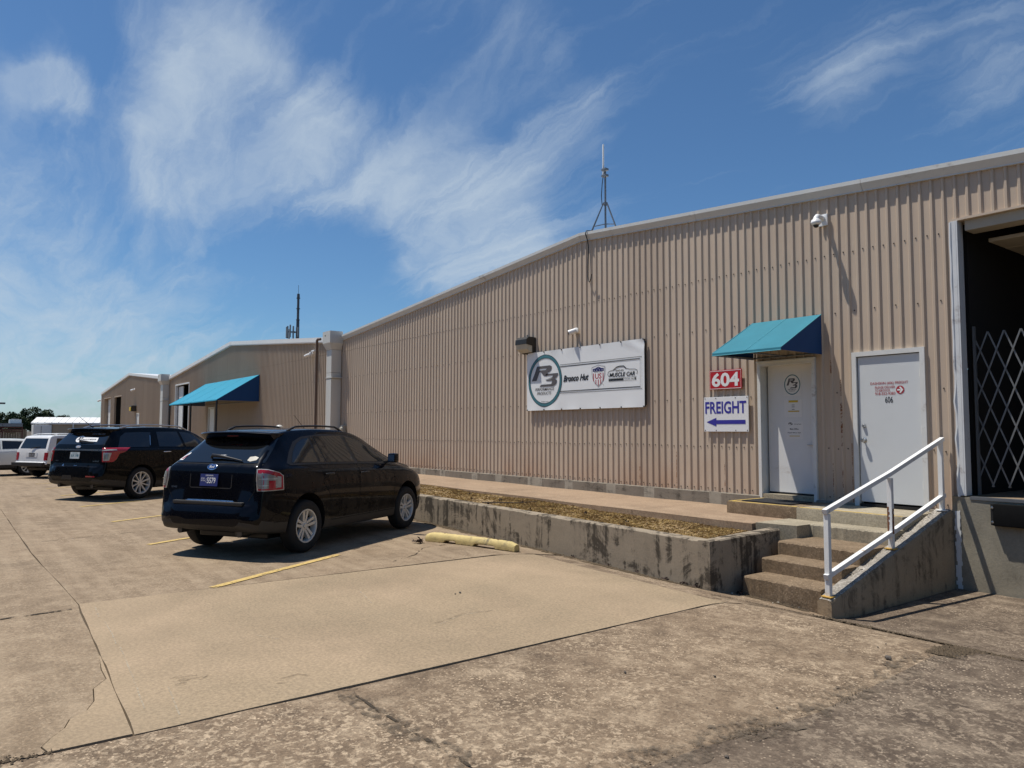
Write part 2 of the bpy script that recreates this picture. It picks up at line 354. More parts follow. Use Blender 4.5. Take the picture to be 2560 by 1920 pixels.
# ------------------------------------------------------------------ mesh helpers
ORG = {}
def empty(name, loc=(0, 0, 0), rz=0.0):
    o = bpy.data.objects.new(name, None); COL.objects.link(o); o.empty_display_size = .2
    o.location = loc; o.rotation_euler = (0, 0, rz); ORG[o.name] = Vector(loc)
    return o
def tag(o, label=None, cat=None, group=None, kind=None):
    if label: o['label'] = label
    if cat: o['category'] = cat
    if group: o['group'] = group
    if kind: o['kind'] = kind
    return o
class MB:
    def __init__(s): s.v, s.f = [], []
    def add(s, vs, fs):
        n = len(s.v); s.v += [tuple(p) for p in vs]; s.f += [tuple(i+n for i in f) for f in fs]; return s
    def box(s, x0, x1, y0, y1, z0, z1):
        return s.add([(x0,y0,z0),(x1,y0,z0),(x1,y1,z0),(x0,y1,z0),(x0,y0,z1),(x1,y0,z1),(x1,y1,z1),(x0,y1,z1)],
                     [(0,3,2,1),(4,5,6,7),(0,1,5,4),(1,2,6,5),(2,3,7,6),(3,0,4,7)])
    def bbox(s, x0, x1, y0, y1, z0, z1, b=.01):
        """box with chamfered edges"""
        bm = bmesh.new(); bmesh.ops.create_cube(bm, size=1)
        for v in bm.verts: v.co = Vector(((x0+x1)/2+v.co.x*(x1-x0), (y0+y1)/2+v.co.y*(y1-y0), (z0+z1)/2+v.co.z*(z1-z0)))
        bmesh.ops.bevel(bm, geom=bm.edges[:], offset=b, segments=2, affect='EDGES', profile=.6)
        bm.verts.index_update()
        s.add([v.co for v in bm.verts], [[v.index for v in f.verts] for f in bm.faces]); bm.free(); return s
    def bar(s, a, b, wd, ht, up=(0, 0, 1)):
        a, b = Vector(a), Vector(b); d = (b-a).normalized(); u = Vector(up); sd = d.cross(u)
        if sd.length < 1e-4: sd = Vector((1, 0, 0))
        sd.normalize(); u = sd.cross(d)
        p = []
        for q in (a, b):
            for i, j in ((-1,-1),(1,-1),(1,1),(-1,1)): p.append(q+sd*(i*wd/2)+u*(j*ht/2))
        return s.add(p, [(0,3,2,1),(4,5,6,7),(0,1,5,4),(1,2,6,5),(2,3,7,6),(3,0,4,7)])
    def tube(s, pts, r, n=8, cap=True):
        pts = [Vector(p) for p in pts]; rs = r if isinstance(r, (list, tuple)) else [r]*len(pts); base = len(s.v); prev = None
        for i, p in enumerate(pts):
            d = (pts[min(i+1, len(pts)-1)]-pts[max(i-1, 0)]).normalized()
            if prev is None:
                prev = d.cross(Vector((0, 0, 1)))
                if prev.length < 1e-3: prev = Vector((1, 0, 0))
            prev = (prev-d*prev.dot(d)).normalized(); q = d.cross(prev)
            for k in range(n):
                a = 2*math.pi*k/n; s.v.append(tuple(p+(prev*math.cos(a)+q*math.sin(a))*rs[i]))
        for i in range(len(pts)-1):
            for k in range(n):
                a, b = base+i*n+k, base+i*n+(k+1) % n; s.f.append((a, b, b+n, a+n))
        if cap:
            s.f.append(tuple(base+k for k in range(n))[::-1]); e = base+(len(pts)-1)*n; s.f.append(tuple(e+k for k in range(n)))
        return s
    def cyl(s, a, b, r, n=16, r2=None): return s.tube([a, b], [r, r if r2 is None else r2], n)
    def prism(s, poly, fn, a, b):
        """extrude a 2D polygon: fn(u, v, w) -> xyz, w from a to b"""
        n = len(poly); vs = [fn(u, v, a) for u, v in poly]+[fn(u, v, b) for u, v in poly]
        fs = [tuple(range(n)), tuple(range(2*n-1, n-1, -1))]+[((i+1) % n, i, i+n, (i+1) % n+n) for i in range(n)]
        return s.add(vs, fs)
    def lathe(s, prof, c=(0, 0, 0), axis='z', n=20):
        base = len(s.v); c = Vector(c)
        for r, h in prof:
            for k in range(n):
                a = 2*math.pi*k/n; x, y = r*math.cos(a), r*math.sin(a)
                s.v.append(tuple(c+Vector({'z': (x, y, h), 'y': (x, h, y), 'x': (h, x, y)}[axis])))
        for i in range(len(prof)-1):
            for k in range(n):
                a, b = base+i*n+k, base+i*n+(k+1) % n; s.f.append((a, b, b+n, a+n))
        return s
    def build(s, name, mat, parent=None, smooth=None, local=False, fix=True):
        me = bpy.data.meshes.new(name)
        vs = s.v
        if parent is not None and not local:
            r = parent
            while r.parent: r = r.parent
            o = ORG.get(r.name, Vector()); vs = [(p[0]-o.x, p[1]-o.y, p[2]-o.z) for p in vs]
        me.from_pydata(vs, [], s.f)
        if fix:
            bm = bmesh.new(); bm.from_mesh(me); bmesh.ops.recalc_face_normals(bm, faces=bm.faces); bm.to_mesh(me); bm.free()
        mats = mat if isinstance(mat, (list, tuple)) else [mat]
        for m in mats: me.materials.append(M[m] if isinstance(m, str) else m)
        if smooth is not None:
            me.polygons.foreach_set('use_smooth', [True]*len(me.polygons)); me.set_sharp_from_angle(angle=R(smooth))
        ob = bpy.data.objects.new(name, me); COL.objects.link(ob)
        if parent is not None: ob.parent = parent
        return ob
def one(name, mb, mat, label, cat, loc=None, group=None, smooth=None):
    """a thing that is a single mesh, with its origin at loc"""
    o = Vector(loc) if loc is not None else Vector()
    mb.v = [(p[0]-o.x, p[1]-o.y, p[2]-o.z) for p in mb.v]
    ob = mb.build(name, mat, smooth=smooth); ob.location = o
    return tag(ob, label, cat, group)

# lettering: all words are turned into meshes first
_txt = {}
def text_mesh(s, bold=0.0, shear=0.0, space=1.0):
    key = (s, bold, shear, space)
    if key in _txt: return _txt[key]
    cu = bpy.data.curves.new('t', 'FONT'); cu.body = s; cu.offset = bold; cu.shear = shear; cu.space_character = space
    cu.resolution_u = 3; cu.fill_mode = 'FRONT'
    ob = bpy.data.objects.new('t', cu); COL.objects.link(ob)
    dg = bpy.context.evaluated_depsgraph_get(); dg.update()
    me = bpy.data.meshes.new_from_object(ob.evaluated_get(dg))
    vs = np.array([v.co[:2] for v in me.vertices]); fs = [tuple(p.vertices) for p in me.polygons]
    bpy.data.objects.remove(ob); bpy.data.curves.remove(cu); bpy.data.meshes.remove(me)
    lo, hi = vs.min(0), vs.max(0)
    _txt[key] = ((vs-lo)/(hi-lo), fs, (hi[0]-lo[0])/(hi[1]-lo[1])); return _txt[key]
def letters(mb, s, x0, x1, y, z0, z1, bold=0.0, shear=0.0, space=1.0, fn=None):
    """fit a word into a box of a wall-parallel plane"""
    vs, fs, _ = text_mesh(s, bold, shear, space)
    if fn is None: fn = lambda u, v: (u, y, v)
    mb.add([fn(x0+p[0]*(x1-x0), z0+p[1]*(z1-z0)) for p in vs], fs); return mb
def flat(mb, poly, y, fn=None):
    if fn is None: fn = lambda u, v: (u, y, v)
    mb.add([fn(*p) for p in poly], [tuple(range(len(poly)))]); return mb
def strip(mb, pts, wd, y, closed=False, fn=None):
    """a flat line of a given width through points in the x-z plane"""
    if fn is None: fn = lambda u, v: (u, y, v)
    P = [np.array(p, float) for p in pts]; n = len(P); a, b = [], []
    for i in range(n):
        p0 = P[i-1] if (closed or i) else P[i]; p1 = P[(i+1) % n] if (closed or i < n-1) else P[i]
        d = p1-p0; d = d/(np.linalg.norm(d)+1e-9); nn = np.array((-d[1], d[0]))*wd/2; a.append(P[i]+nn); b.append(P[i]-nn)
    m = n if closed else n-1
    mb.add([fn(*p) for p in a]+[fn(*p) for p in b], [(i, (i+1) % n, n+(i+1) % n, n+i) for i in range(m)]); return mb
def ellipse(cx, cz, rx, rz, n=48): return [(cx+rx*math.cos(2*math.pi*k/n), cz+rz*math.sin(2*math.pi*k/n)) for k in range(n)]
def tri2d(poly, step, jitter=0.0):
    """triangulate a polygon with inner grid points"""
    poly = [Vector((float(p[0]), float(p[1]))) for p in poly]; out = []
    for i, a in enumerate(poly):
        b = poly[(i+1) % len(poly)]; k = max(1, int((b-a).length/step))
        for j in range(k):
            p = a.lerp(b, j/k)
            if jitter and j: 
                d = (b-a).normalized(); p = p+Vector((-d.y, d.x))*random.gauss(0, jitter)
            out.append(p)
    n = len(out); xs = [p.x for p in out]; ys = [p.y for p in out]
    pts = list(out); x = min(xs)+step*.5
    def inside(px, py):
        c = False
        for i in range(n):
            a, b = out[i], out[i-1]
            if (a.y > py) != (b.y > py) and px < (b.x-a.x)*(py-a.y)/(b.y-a.y)+a.x: c = not c
        return c
    while x < max(xs):
        y = min(ys)+step*.5
        while y < max(ys):
            if inside(x, y) and min((p-Vector((x, y))).length for p in out) > step*.35: pts.append(Vector((x, y)))
            y += step
        x += step
    v, e, f, *_ = delaunay_2d_cdt(pts, [], [list(range(n))], 1, 1e-6)
    return [tuple(p) for p in v], [tuple(q) for q in f], n

# ------------------------------------------------------------------ the ground: level lot that dips to the loading dock
def sstep(a, b, x):
    t = min(1, max(0, (x-a)/(b-a))); return t*t*(3-2*t)
def gz(x, y):
    return -.36*min(1, max(0, (x+12.6)/8.2))*sstep(5.9, 8.1, y)-.16*sstep(22, 34, -x)
def lines(*segs):
    out = []
    for a, b, s in segs:
        k = max(1, round((b-a)/s)); out += [a+(b-a)*i/k for i in range(k)]
    return out+[segs[-1][1]]
gx = lines((-1600, -140, 365), (-140, -44, 24), (-44, 6, .9), (6, 60, 18), (60, 1600, 400))
gy = lines((-1600, -60, 385), (-60, -10, 12), (-10, 12, .55), (12, 100, 22), (100, 1600, 375))
mb = MB()
for x in gx:
    for y in gy: mb.v.append((x, y, gz(x, y)-.020))
ny = len(gy)
for i in range(len(gx)-1):
    for j in range(ny-1): mb.f.append((i*ny+j, (i+1)*ny+j, (i+1)*ny+j+1, i*ny+j+1))
tag(mb.build('ground', 'ground_dirt'), kind='structure')
lot = tag(empty('parking_lot'), kind='structure')
def slab(name, poly, mat, step=.45, jit=.003, dz=0.0, parent=lot, gap=.002, thick=.06, zf=None):
    c = Vector((sum(p[0] for p in poly)/len(poly), sum(p[1] for p in poly)/len(poly)))
    poly = [tuple(c+(Vector(p)-c)*(1-gap/max(.3, (Vector(p)-c).length))) for p in poly]
    v, f, n = tri2d(poly, step, jit)
    zf = zf or (lambda x, y: gz(x, y))
    m = MB(); m.v = [(p[0], p[1], zf(p[0], p[1])+dz) for p in v]; m.f = list(f)
    k = len(m.v); m.v += [(p[0], p[1], zf(p[0], p[1])+dz-thick) for p in v[:n]]
    m.f += [(i, (i+1) % n, k+(i+1) % n, k+i) for i in range(n)]
    return m.build(name, mat, parent)
P4 = [(-8.29, 1.085), (-8.20, 6.60), (-4.70, 6.20), (-4.585, .89)]
slab('slab', P4, 'slab_new', .2, .003, .004)
# worn bays either side of the joint y = 1
xe = [-8.29, -12.2, -16.0, -20.0, -24.0, -28.0, -32.0, -36.0, -40.0, -44.0]
for i in range(len(xe)-1):
    a, b = xe[i], xe[i+1]; st = .6 if i < 3 else 1.2
    slab('slab', [(b, 1.0), (b, 7.18), (a, 7.18), (a, 1.085 if i == 0 else 1.0)], 'slab_mid', st, .005)
    slab('slab', [(b, -4.4), (b, .99), (a, 1.08 if i == 0 else .99), (a, -4.4)], 'slab_mid', st, .005)
    slab('slab', [(b, -9.8), (b, -4.42), (a, -4.42), (a, -9.8)], 'slab_mid', 1.4, .005)
    slab('slab', [(b, 7.20), (b, 10.6), (a, 10.6), (a, 7.20)], 'slab_mid', 1.2, .005) if a < -19 else None
# bay left of the new slab, with a smooth wedge of new concrete in its corner
W5 = [(-6.35, .975), (-5.95, .935), (-5.72, .93), (-5.55, .83), (-5.30, .80), (-5.15, .74), (-5.05, .64), (-4.92, .60), (-4.80, .52), (-4.70, .47), (-4.605, .49), (-4.603, .886), (-5.5, .934), (-6.30, .979)]
slab('slab', [(-8.29, -4.4), (-8.29, 1.08), (-6.35, .978), (-5.95, .93), (-5.72, .925), (-5.55, .825), (-5.30, .795), (-5.15, .735), (-5.05, .635), (-4.92, .595), (-4.80, .515), (-4.70, .465), (-4.605, .485), (-4.60, -4.4)], 'slab_mid', .35, .008)
slab('slab', W5, 'slab_new', .3, .006, .003, gap=.004)
# scaled bays in front of the dock
slab('slab', [(-4.577, 2.10), (-4.692, 6.17), (-4.55, 6.95), (-2.60, 6.87), (-2.45, 5.2), (-2.40, 4.2), (-2.50, 3.2), (-2.55, 2.10)], 'slab_old', .2, .004)
slab('slab', [(-4.59, -4.4), (-4.575, 2.135), (-2.55, 2.14), (-2.55, -4.4)], 'slab_old', .3, .006, .003)
slab('slab', [(-2.70, -4.4), (-2.63, 3.2), (-2.53, 4.2), (-2.59, 5.2), (-2.71, 6.87), (3.5, 6.77), (3.5, -4.4)], 'slab_dark', .3, .004, .003)
slab('slab', [(-4.36, 7.25), (-4.36, 10.58), (4, 10.58), (4, 6.8), (-2.6, 6.92)], 'slab_dark', .2, .005)
slab('slab', [(-8.2, 6.63), (-8.2, 7.18), (-5.68, 7.18), (-5.62, 7.70), (-4.64, 7.70), (-4.42, 7.6), (-4.38, 7.2), (-4.6, 6.98), (-4.69, 6.23)], 'slab_old', .15, .005)
slab('slab', [(-130, -60), (-130, 10.6), (-44.02, 10.6), (-44.02, -60)], 'slab_mid', 9, .0)
slab('slab', [(-44, -60), (-44, -9.85), (6, -9.85), (6, -60)], 'slab_mid', 6, .0)
slab('slab', [(-4.58, -9.8), (-4.58, -4.42), (6, -4.42), (6, -9.8)], 'slab_old', 1.2, .005)
slab('slab', [(-8.28, -9.8), (-8.28, -4.42), (-4.6, -4.42), (-4.6, -9.8)], 'slab_mid', 1.2, .005)
slab('slab', [(-44, 7.20), (-44, 10.6), (-44.01, 10.6), (-44.01, 7.2)], 'slab_mid', 3, 0) if False else None

def ribbon(name, pts, wd, mat, parent=lot, rough=.35, dz=.006, seg=.04):
    """a run of dirt or worn paint lying on the lot; its material breaks it up into flecks"""
    P = [Vector(p) for p in pts]; out = []
    for i in range(len(P)-1):
        k = max(1, int((P[i+1]-P[i]).length/seg))
        for j in range(k): out.append(P[i].lerp(P[i+1], j/k))
    out.append(P[-1]); m = MB(); n = len(out); ph = random.random()*9; a = b = wd/2; wob = 0.0
    for i, p in enumerate(out):
        d = (out[min(i+1, n-1)]-out[max(0, i-1)]).normalized(); s = Vector((-d.y, d.x))
        wob = wob*.9+random.gauss(0, wd*.12*rough); a = a*.7+.3*wd/2*(1+random.uniform(-rough, rough)); b = b*.7+.3*wd/2*(1+random.uniform(-rough, rough))
        for q in (p+s*(wob+a), p+s*(wob-b)): m.v.append((q.x, q.y, gz(q.x, q.y)+dz))
    m.f = [(2*i, 2*i+2, 2*i+3, 2*i+1) for i in range(n-1)]
    return m.build(name, mat, parent)
def clods(name, pts, wd, n, mat, smin=.004, smax=.014, parent=lot):
    """loose crumbs of dry mud along a line"""
    P = [Vector(p) for p in pts]; ln = [0.0]
    for i in range(len(P)-1): ln.append(ln[-1]+(P[i+1]-P[i]).length)
    m = MB(); clump = [random.uniform(0, ln[-1]) for _ in range(max(3, n//60))]
    for k in range(n):
        t = random.uniform(0, ln[-1]) if random.random() < .45 else min(ln[-1]-.001, max(0, random.gauss(random.choice(clump), .10)))
        i = max(j for j in range(len(P)-1) if ln[j] <= t); p = P[i].lerp(P[i+1], (t-ln[i])/(ln[i+1]-ln[i])); d = (P[i+1]-P[i]).normalized()
        p = p+Vector((-d.y, d.x))*random.gauss(0, wd*.4); s_ = random.uniform(smin, smax)*random.uniform(.6, 1); z = gz(p.x, p.y)+.008
        q = [(p.x+s_*math.cos(a)*random.uniform(.7, 1.3), p.y+s_*math.sin(a)*random.uniform(.7, 1.3), z) for a in (0, 1.3, 2.5, 3.8, 5.0)]+[(p.x+random.uniform(-.4, .4)*s_, p.y+random.uniform(-.4, .4)*s_, z+s_*random.uniform(.5, 1.0))]
        m.add(q, [(a, (a+1) % 5, 5) for a in range(5)])
    o = m.build(name, mat, parent); o['kind'] = 'stuff'; return o
# painted stall lines (angled stalls)
HD = Vector((-.520, .854))
for (x, y, b) in ((-8.31, 2.32, 2.3), (-11.95, 2.42, .95), (-15.30, 2.48, 1.5), (-18.7, 2.4, 1.6), (-22.1, 2.4, 1.6), (-25.5, 2.4, 1.6), (-28.9, 2.4, 1.6)):
    p = Vector((x, y)); ribbon('stall_line', [p, p+HD*b], .10, 'line', rough=.12, dz=.008, seg=.06)
MUD1 = [(-4.30, 7.22), (-3.9, 7.12), (-3.62, 7.02), (-3.2, 6.95), (-2.75, 6.90), (-2.3, 6.94), (-1.5, 6.9), (-.5, 6.85)]
ribbon('mud_seam', MUD1, .13, 'mud', rough=.6, dz=.014); clods('mud_crumbs', MUD1, .09, 2200, 'mudclod', .006, .026)
MUD2 = [(-2.72, 6.86), (-2.68, 6.45), (-2.62, 6.0)]
ribbon('mud_seam', MUD2, .18, 'seam', rough=.7, dz=.010); clods('mud_crumbs', MUD2, .13, 900, 'mudclod', .006, .024)
CR1 = [(-2.62, 6.1), (-2.58, 5.2), (-2.52, 4.2), (-2.62, 3.4), (-2.68, 2.6), (-2.70, 1.4)]
ribbon('crack_stain', CR1, .26, 'seam', rough=.5, dz=.009); clods('mud_crumbs', CR1, .06, 260, 'mudclod', .003, .009)
CR2 = [(-4.55, 2.135), (-4.0, 2.11), (-3.4, 2.14), (-2.75, 2.14)]
ribbon('crack_stain', CR2, .16, 'seam', rough=.5, dz=.007); ribbon('crack', CR2, .022, 'dirt', rough=.8, dz=.009)
for pts, wd, mt_ in (([(-5.15, 6.55), (-4.95, 6.80), (-4.62, 6.88), (-4.45, 6.98), (-4.30, 7.2)], .05, 'dirt'), ([(-5.3, 6.28), (-5.0, 6.3), (-4.72, 6.6), (-4.55, 6.95)], .025, 'dirt'), ([(-8.02, .30), (-8.04, .55), (-8.07, .80), (-8.1, 1.0)], .04, 'dirt'),
        ([(-8.0, -.4), (-8.05, 0), (-8.02, .30)], .025, 'dirt'), ([(-4.66, -1.5), (-4.60, -.4), (-4.62, .32)], .10, 'dirt'),
        ([(-9.2, 6.9), (-9.5, 6.2), (-9.35, 5.5), (-8.9, 5.1), (-8.6, 4.6)], .018, 'dirt'), ([(-13.2, 1.2), (-13.6, 2.6), (-13.3, 3.6)], .025, 'dirt')):
    ribbon('crack', pts, wd, mt_, rough=.7)
clods('mud_crumbs', [(-5.2, 6.6), (-4.95, 6.80), (-4.62, 6.88), (-4.45, 6.98), (-4.32, 7.3)], .05, 260, 'mudclod', .004, .012)
clods('mud_crumbs', [(-4.66, -.6), (-4.60, .2), (-4.59, .55)], .05, 260, 'mudclod', .004, .012)
GUT = [(-13.5, 7.13), (-10.5, 7.14), (-8.4, 7.14), (-7.0, 7.12), (-5.75, 7.10)]
ribbon('gutter_dirt', [(x, y-.03) for x, y in GUT], .16, 'dirt_dry', rough=.6); clods('mud_crumbs', GUT, .06, 900, 'mudclod', .004, .014)
ribbon('gutter_dirt', [(-5.62, 7.68), (-5.2, 7.68), (-4.7, 7.64)], .10, 'dirt_dry', rough=.6); clods('mud_crumbs', [(-5.62, 7.69), (-5.2, 7.68), (-4.7, 7.64)], .05, 300, 'mudclod', .004, .016)

def soft_mark(name, col, lo, hi, scale, mx):
    m = flecked(name, col, lo, hi, scale); t = m.node_tree
    for n in t.nodes:
        if n.type == 'MAP_RANGE' and n.outputs[0].links and n.outputs[0].links[0].to_socket.name == 'Alpha': n.inputs['To Max'].default_value = mx
    return m
M['scuff'] = soft_mark('tyre_scuff', (.17, .13, .085), .38, .62, 20, .38); M['scratch'] = soft_mark('pale_scratch', (.50, .43, .32), .38, .60, 24, .55)
def gp(px, py, z=0.0):
    r_ = ray(px, py); t = (z-EYE)/r_.z; return (r_.x*t, r_.y*t)
for k in range(9):
    a = random.uniform(410, 480); b = 1690+random.uniform(0, 30); ribbon('scuff_mark', [gp(a, b), gp(a+random.uniform(25, 45), b-random.uniform(4, 10))], .018, 'scuff', rough=.5, dz=.007)
for pts, wd in (([(520, 1690), (500, 1702)], .02), ([(700, 1700), (745, 1688), (770, 1692)], .03), ([(690, 1712), (735, 1704)], .02), ([(1090, 1560), (1160, 1535), (1230, 1528)], .035)): ribbon('scuff_mark', [gp(*q) for q in pts], wd, 'scuff', rough=.5, dz=.007)
for pts in ([(262, 1556), (282, 1590), (290, 1612)], [(330, 1690), (352, 1752), (362, 1775)], [(420, 1720), (448, 1790)], [(238, 1520), (246, 1545)], [(300, 1620), (330, 1690)], [(1100, 1562), (1150, 1540), (1210, 1530)], [(640, 1590), (700, 1600)], [(900, 1480), (930, 1510)]): ribbon('scratch_mark', [gp(*q) for q in pts], .012, 'scratch', rough=.6, dz=.0075)

# ------------------------------------------------------------------ warehouses
X0, BW = -23.785, 24.384
ZE, ZR = 4.871, 5.858
def zsw(x): return .433-(x+9)*.0042           # pavement level along the wall
def gable(x, xl):
    t = abs((x-xl)-BW/2)/(BW/2); return ZR-(ZR-ZE)*t
PITCH = BW/27/6
PROF = [(0.0, 0), (.490, 0), (.610, -.025), (.795, -.025), (.905, 0)]
def warehouse(name, xl, openings, mat, label, zbot, trim, nb=27):
    root = empty(name, (xl+BW/2, WALL, 0)); tag(root, label, 'building')
    pw = BW/27
    for i in range(nb):
        a, b = xl+i*pw, xl+(i+1)*pw
        bp = [(a+k*PITCH+u*PITCH, d) for k in range(6) for u, d in PROF]+[(b+.012, -.001)]
        xs = sorted(set([q for o in openings for q in o[:2] if a < q < b+.012]+([xl+BW/2] if a < xl+BW/2 < b else [])))
        bp2 = []
        for (x1, y1), (x2, y2) in zip(bp[:-1], bp[1:]):
            bp2.append((x1, y1))
            for q in xs:
                if x1+1e-6 < q < x2-1e-6: bp2.append((q, y1+(y2-y1)*(q-x1)/(x2-x1)))
        bp2.append(bp[-1]); m = MB()
        for (x1, y1), (x2, y2) in zip(bp2[:-1], bp2[1:]):
            if x2-x1 < 1e-6: continue
            xm = (x1+x2)/2; iv = [(zbot, None)]
            for (o0, o1, z0, z1) in openings:
                if o0 < xm < o1:
                    iv = ([(zbot, z0)] if z0 > zbot+.01 else [])+[(z1, None)]
            for lo, hi in iv:
                h1 = gable(x1, xl)-.10 if hi is None else hi; h2 = gable(x2, xl)-.10 if hi is None else hi
                m.add([(x1, WALL+y1, lo), (x2, WALL+y2, lo), (x2, WALL+y2, h2), (x1, WALL+y1, h1)], [(0, 1, 2, 3)])
        if m.f: m.build('siding_panel', mat, root, fix=False)
    # rake trim, two runs meeting at the ridge, in lengths
    for s in (0, 1):
        for j in range(4):
            xa = xl+BW/2*(s+j/4)+(.02 if j == 0 and s == 0 else 0); xb = xl+BW/2*(s+(j+1)/4)-.006
            prof = [(.03, 0), (-.10, 0), (-.10, -.06), (-.045, -.155), (-.050, -.172), (.03, -.172)] if trim == 'trim_grey' else [(.03, .0), (-.10, .0), (-.10, -.16), (-.09, -.20), (.03, -.20)]
            t = MB(); n = len(prof)
            t.v = [(xa, WALL+p, gable(xa, xl)+q) for p, q in prof]+[(xb, WALL+p, gable(xb, xl)+q) for p, q in prof]
            t.f = [tuple(range(n)), tuple(range(2*n-1, n-1, -1))]+[(i, (i+1) % n, (i+1) % n+n, i+n) for i in range(n)]
            t.build('rake_trim', trim, root)
    rf = MB()
    for s in (0, 1):
        xa, xb = xl+BW/2*s, xl+BW/2*(s+1)
        za, zb = gable(xa, xl)-.002, gable(xb, xl)-.002
        for (dz, sg) in ((.012, 1),):
            rf.add([(xa, WALL-.04, za), (xb, WALL-.04, zb), (xb, 46, zb), (xa, 46, za), (xa, WALL-.04, za-.06), (xb, WALL-.04, zb-.06), (xb, 46, zb-.06), (xa, 46, za-.06)],
                   [(0, 1, 2, 3), (7, 6, 5, 4), (0, 4, 5, 1), (2, 6, 7, 3), (1, 5, 6, 2), (0, 3, 7, 4)])
    rf.build('roof', 'roof', root)
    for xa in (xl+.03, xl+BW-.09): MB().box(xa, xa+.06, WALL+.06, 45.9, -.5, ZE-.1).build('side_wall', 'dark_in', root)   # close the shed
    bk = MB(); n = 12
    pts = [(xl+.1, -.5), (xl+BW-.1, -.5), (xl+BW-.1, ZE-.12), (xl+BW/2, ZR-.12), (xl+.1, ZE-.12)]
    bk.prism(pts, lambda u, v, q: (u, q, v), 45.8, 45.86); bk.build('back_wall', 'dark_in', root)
    sc_ = MB()                                     # screw heads on the ribs' flanks
    rows = [zbot+.06, zbot+.78, 2.25, 3.45, 4.35]
    for i in range(27*6):
        x = xl+(i+.22)*PITCH
        for r_ in rows:
            if i % 2 and r_ in (2.25, 3.45): continue
            z = r_+random.uniform(-.012, .012)
            if z > gable(x, xl)-.35 or any(o0-.05 < x < o1+.05 and z0-.05 < z < z1+.08 for o0, o1, z0, z1 in openings): continue
            sc_.box(x-.006, x+.006, WALL-.011, WALL+.001, z-.008, z+.008)
    ob = sc_.build('screw_heads', 'bronze', root); ob['kind'] = 'stuff'
    return root
D604 = (-7.335, -6.335, .60, 2.785); D606 = (-5.735, -4.715, .60, 2.83); BAY = (-4.32, -.90, -.5, 4.47)
wh = warehouse('warehouse', X0, [D604, D606, BAY], 'siding', 'long tan corrugated metal warehouse with white banner and two white doors', .635, 'trim_grey')
B2O = [(-46.5, -43.5, .5, 4.27), (-39.55, -38.45, .5, 2.84)]
wh2 = warehouse('warehouse', X0-BW, B2O, 'siding2', 'brown corrugated metal warehouse with large blue awning, white roof edge', .635, 'trim_white')
B3O = [(-71.0, -67.9, .2, 4.3), (-66.3, -63.35, .2, 4.28), (-57.5, -56.6, .5, 2.85)]
wh3 = warehouse('warehouse', X0-2*BW, B3O, 'siding2', 'farthest brown corrugated warehouse with white roller door at its end', .635, 'trim_white')
# concrete foot of the walls
def plinth(root, a, b, top=.635):
    n = max(1, int((b-a)/.25)); m = MB()
    for i in range(n):
        x1, x2 = a+(b-a)*i/n, a+(b-a)*(i+1)/n
        j1, j2 = .008*math.sin(x1*5.1)+.004*math.sin(x1*17), .008*math.sin(x2*5.1)+.004*math.sin(x2*17)
        k = 0 if i == 0 else None
        m.add([(x1, WALL-.045+j1, -.5), (x2, WALL-.045+j2, -.5), (x2, WALL-.05+j2, top-.012), (x1, WALL-.05+j1, top-.012), (x1, WALL-.035, top), (x2, WALL-.035, top), (x2, WALL+.12, top), (x1, WALL+.12, top)],
              [(0, 1, 2, 3), (3, 2, 5, 4), (4, 5, 6, 7)])
    m.build('plinth', 'plinth', root, smooth=40)
plinth(wh, X0, D604[0]); plinth(wh, D604[1], D606[0]); plinth(wh, D606[1], -4.40)
plinth(wh2, X0-BW, -46.5); plinth(wh2, -43.5, -39.55); plinth(wh2, -38.45, X0); plinth(wh3, X0-2*BW+3.2, X0-BW)
# dark rooms behind the openings
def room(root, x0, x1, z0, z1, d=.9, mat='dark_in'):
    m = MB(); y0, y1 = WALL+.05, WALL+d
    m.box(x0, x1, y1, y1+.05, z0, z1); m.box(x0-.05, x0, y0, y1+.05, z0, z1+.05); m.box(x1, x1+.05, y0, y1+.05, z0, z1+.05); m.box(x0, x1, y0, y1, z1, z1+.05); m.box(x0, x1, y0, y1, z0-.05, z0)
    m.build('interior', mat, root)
# --- door of unit 604 (set back in a deep frame)
def reveal(mb, x0, x1, z0, z1, y0, y1, t):
    mb.box(x0, x0+t, y0, y1, z0, z1); mb.box(x1-t, x1, y0, y1, z0, z1); mb.box(x0+t, x1-t, y0+.001, y1, z1-t, z1)
    return mb
YD = WALL+.13
d = MB().bbox(-7.262, -6.372, YD, YD+.045, .70, 2.735, .004).build('door', 'door_white', wh)
reveal(MB(), -7.345, -6.325, .60, 2.79, WALL-.042, YD+.09, .055).build('door_frame', 'frame_white', d)
MB().box(-7.29, -6.38, WALL-.03, YD+.2, .585, .672).build('threshold', 'plat', d)
MB().box(-7.26, -6.38, YD-.004, YD+.03, .676, .699).build('sweep', 'blackpl', d)
MB().box(-7.36, -6.31, WALL-.055, WALL-.02, 2.79, 2.815).build('drip_cap', 'frame_white', d)
h = MB().bbox(-6.445, -6.405, YD-.012, YD, 1.40, 1.56, .004); h.tube([(-6.425, YD-.012, 1.47), (-6.425, YD-.05, 1.465), (-6.45, YD-.055, 1.46), (-6.55, YD-.05, 1.465)], .010, 8)
h.build('door_handle', 'steel', d, smooth=40)
YP = YD-.004
for q in ([(-6.97, 2.24), (-6.66, 2.24), (-6.66, 2.60), (-6.97, 2.60)], [(-6.95, 1.55), (-6.64, 1.55), (-6.64, 1.83), (-6.95, 1.83)], [(-6.965, 1.90), (-6.655, 1.90), (-6.655, 2.18), (-6.965, 2.18)]): flat(MB(), q, YP).build('paper_notice', 'paper', d)
p = MB(); strip(p, ellipse(-6.815, 2.42, .135, .155), .016, YP-.002, True); p.build('logo_ring', 'ink_teal', d)
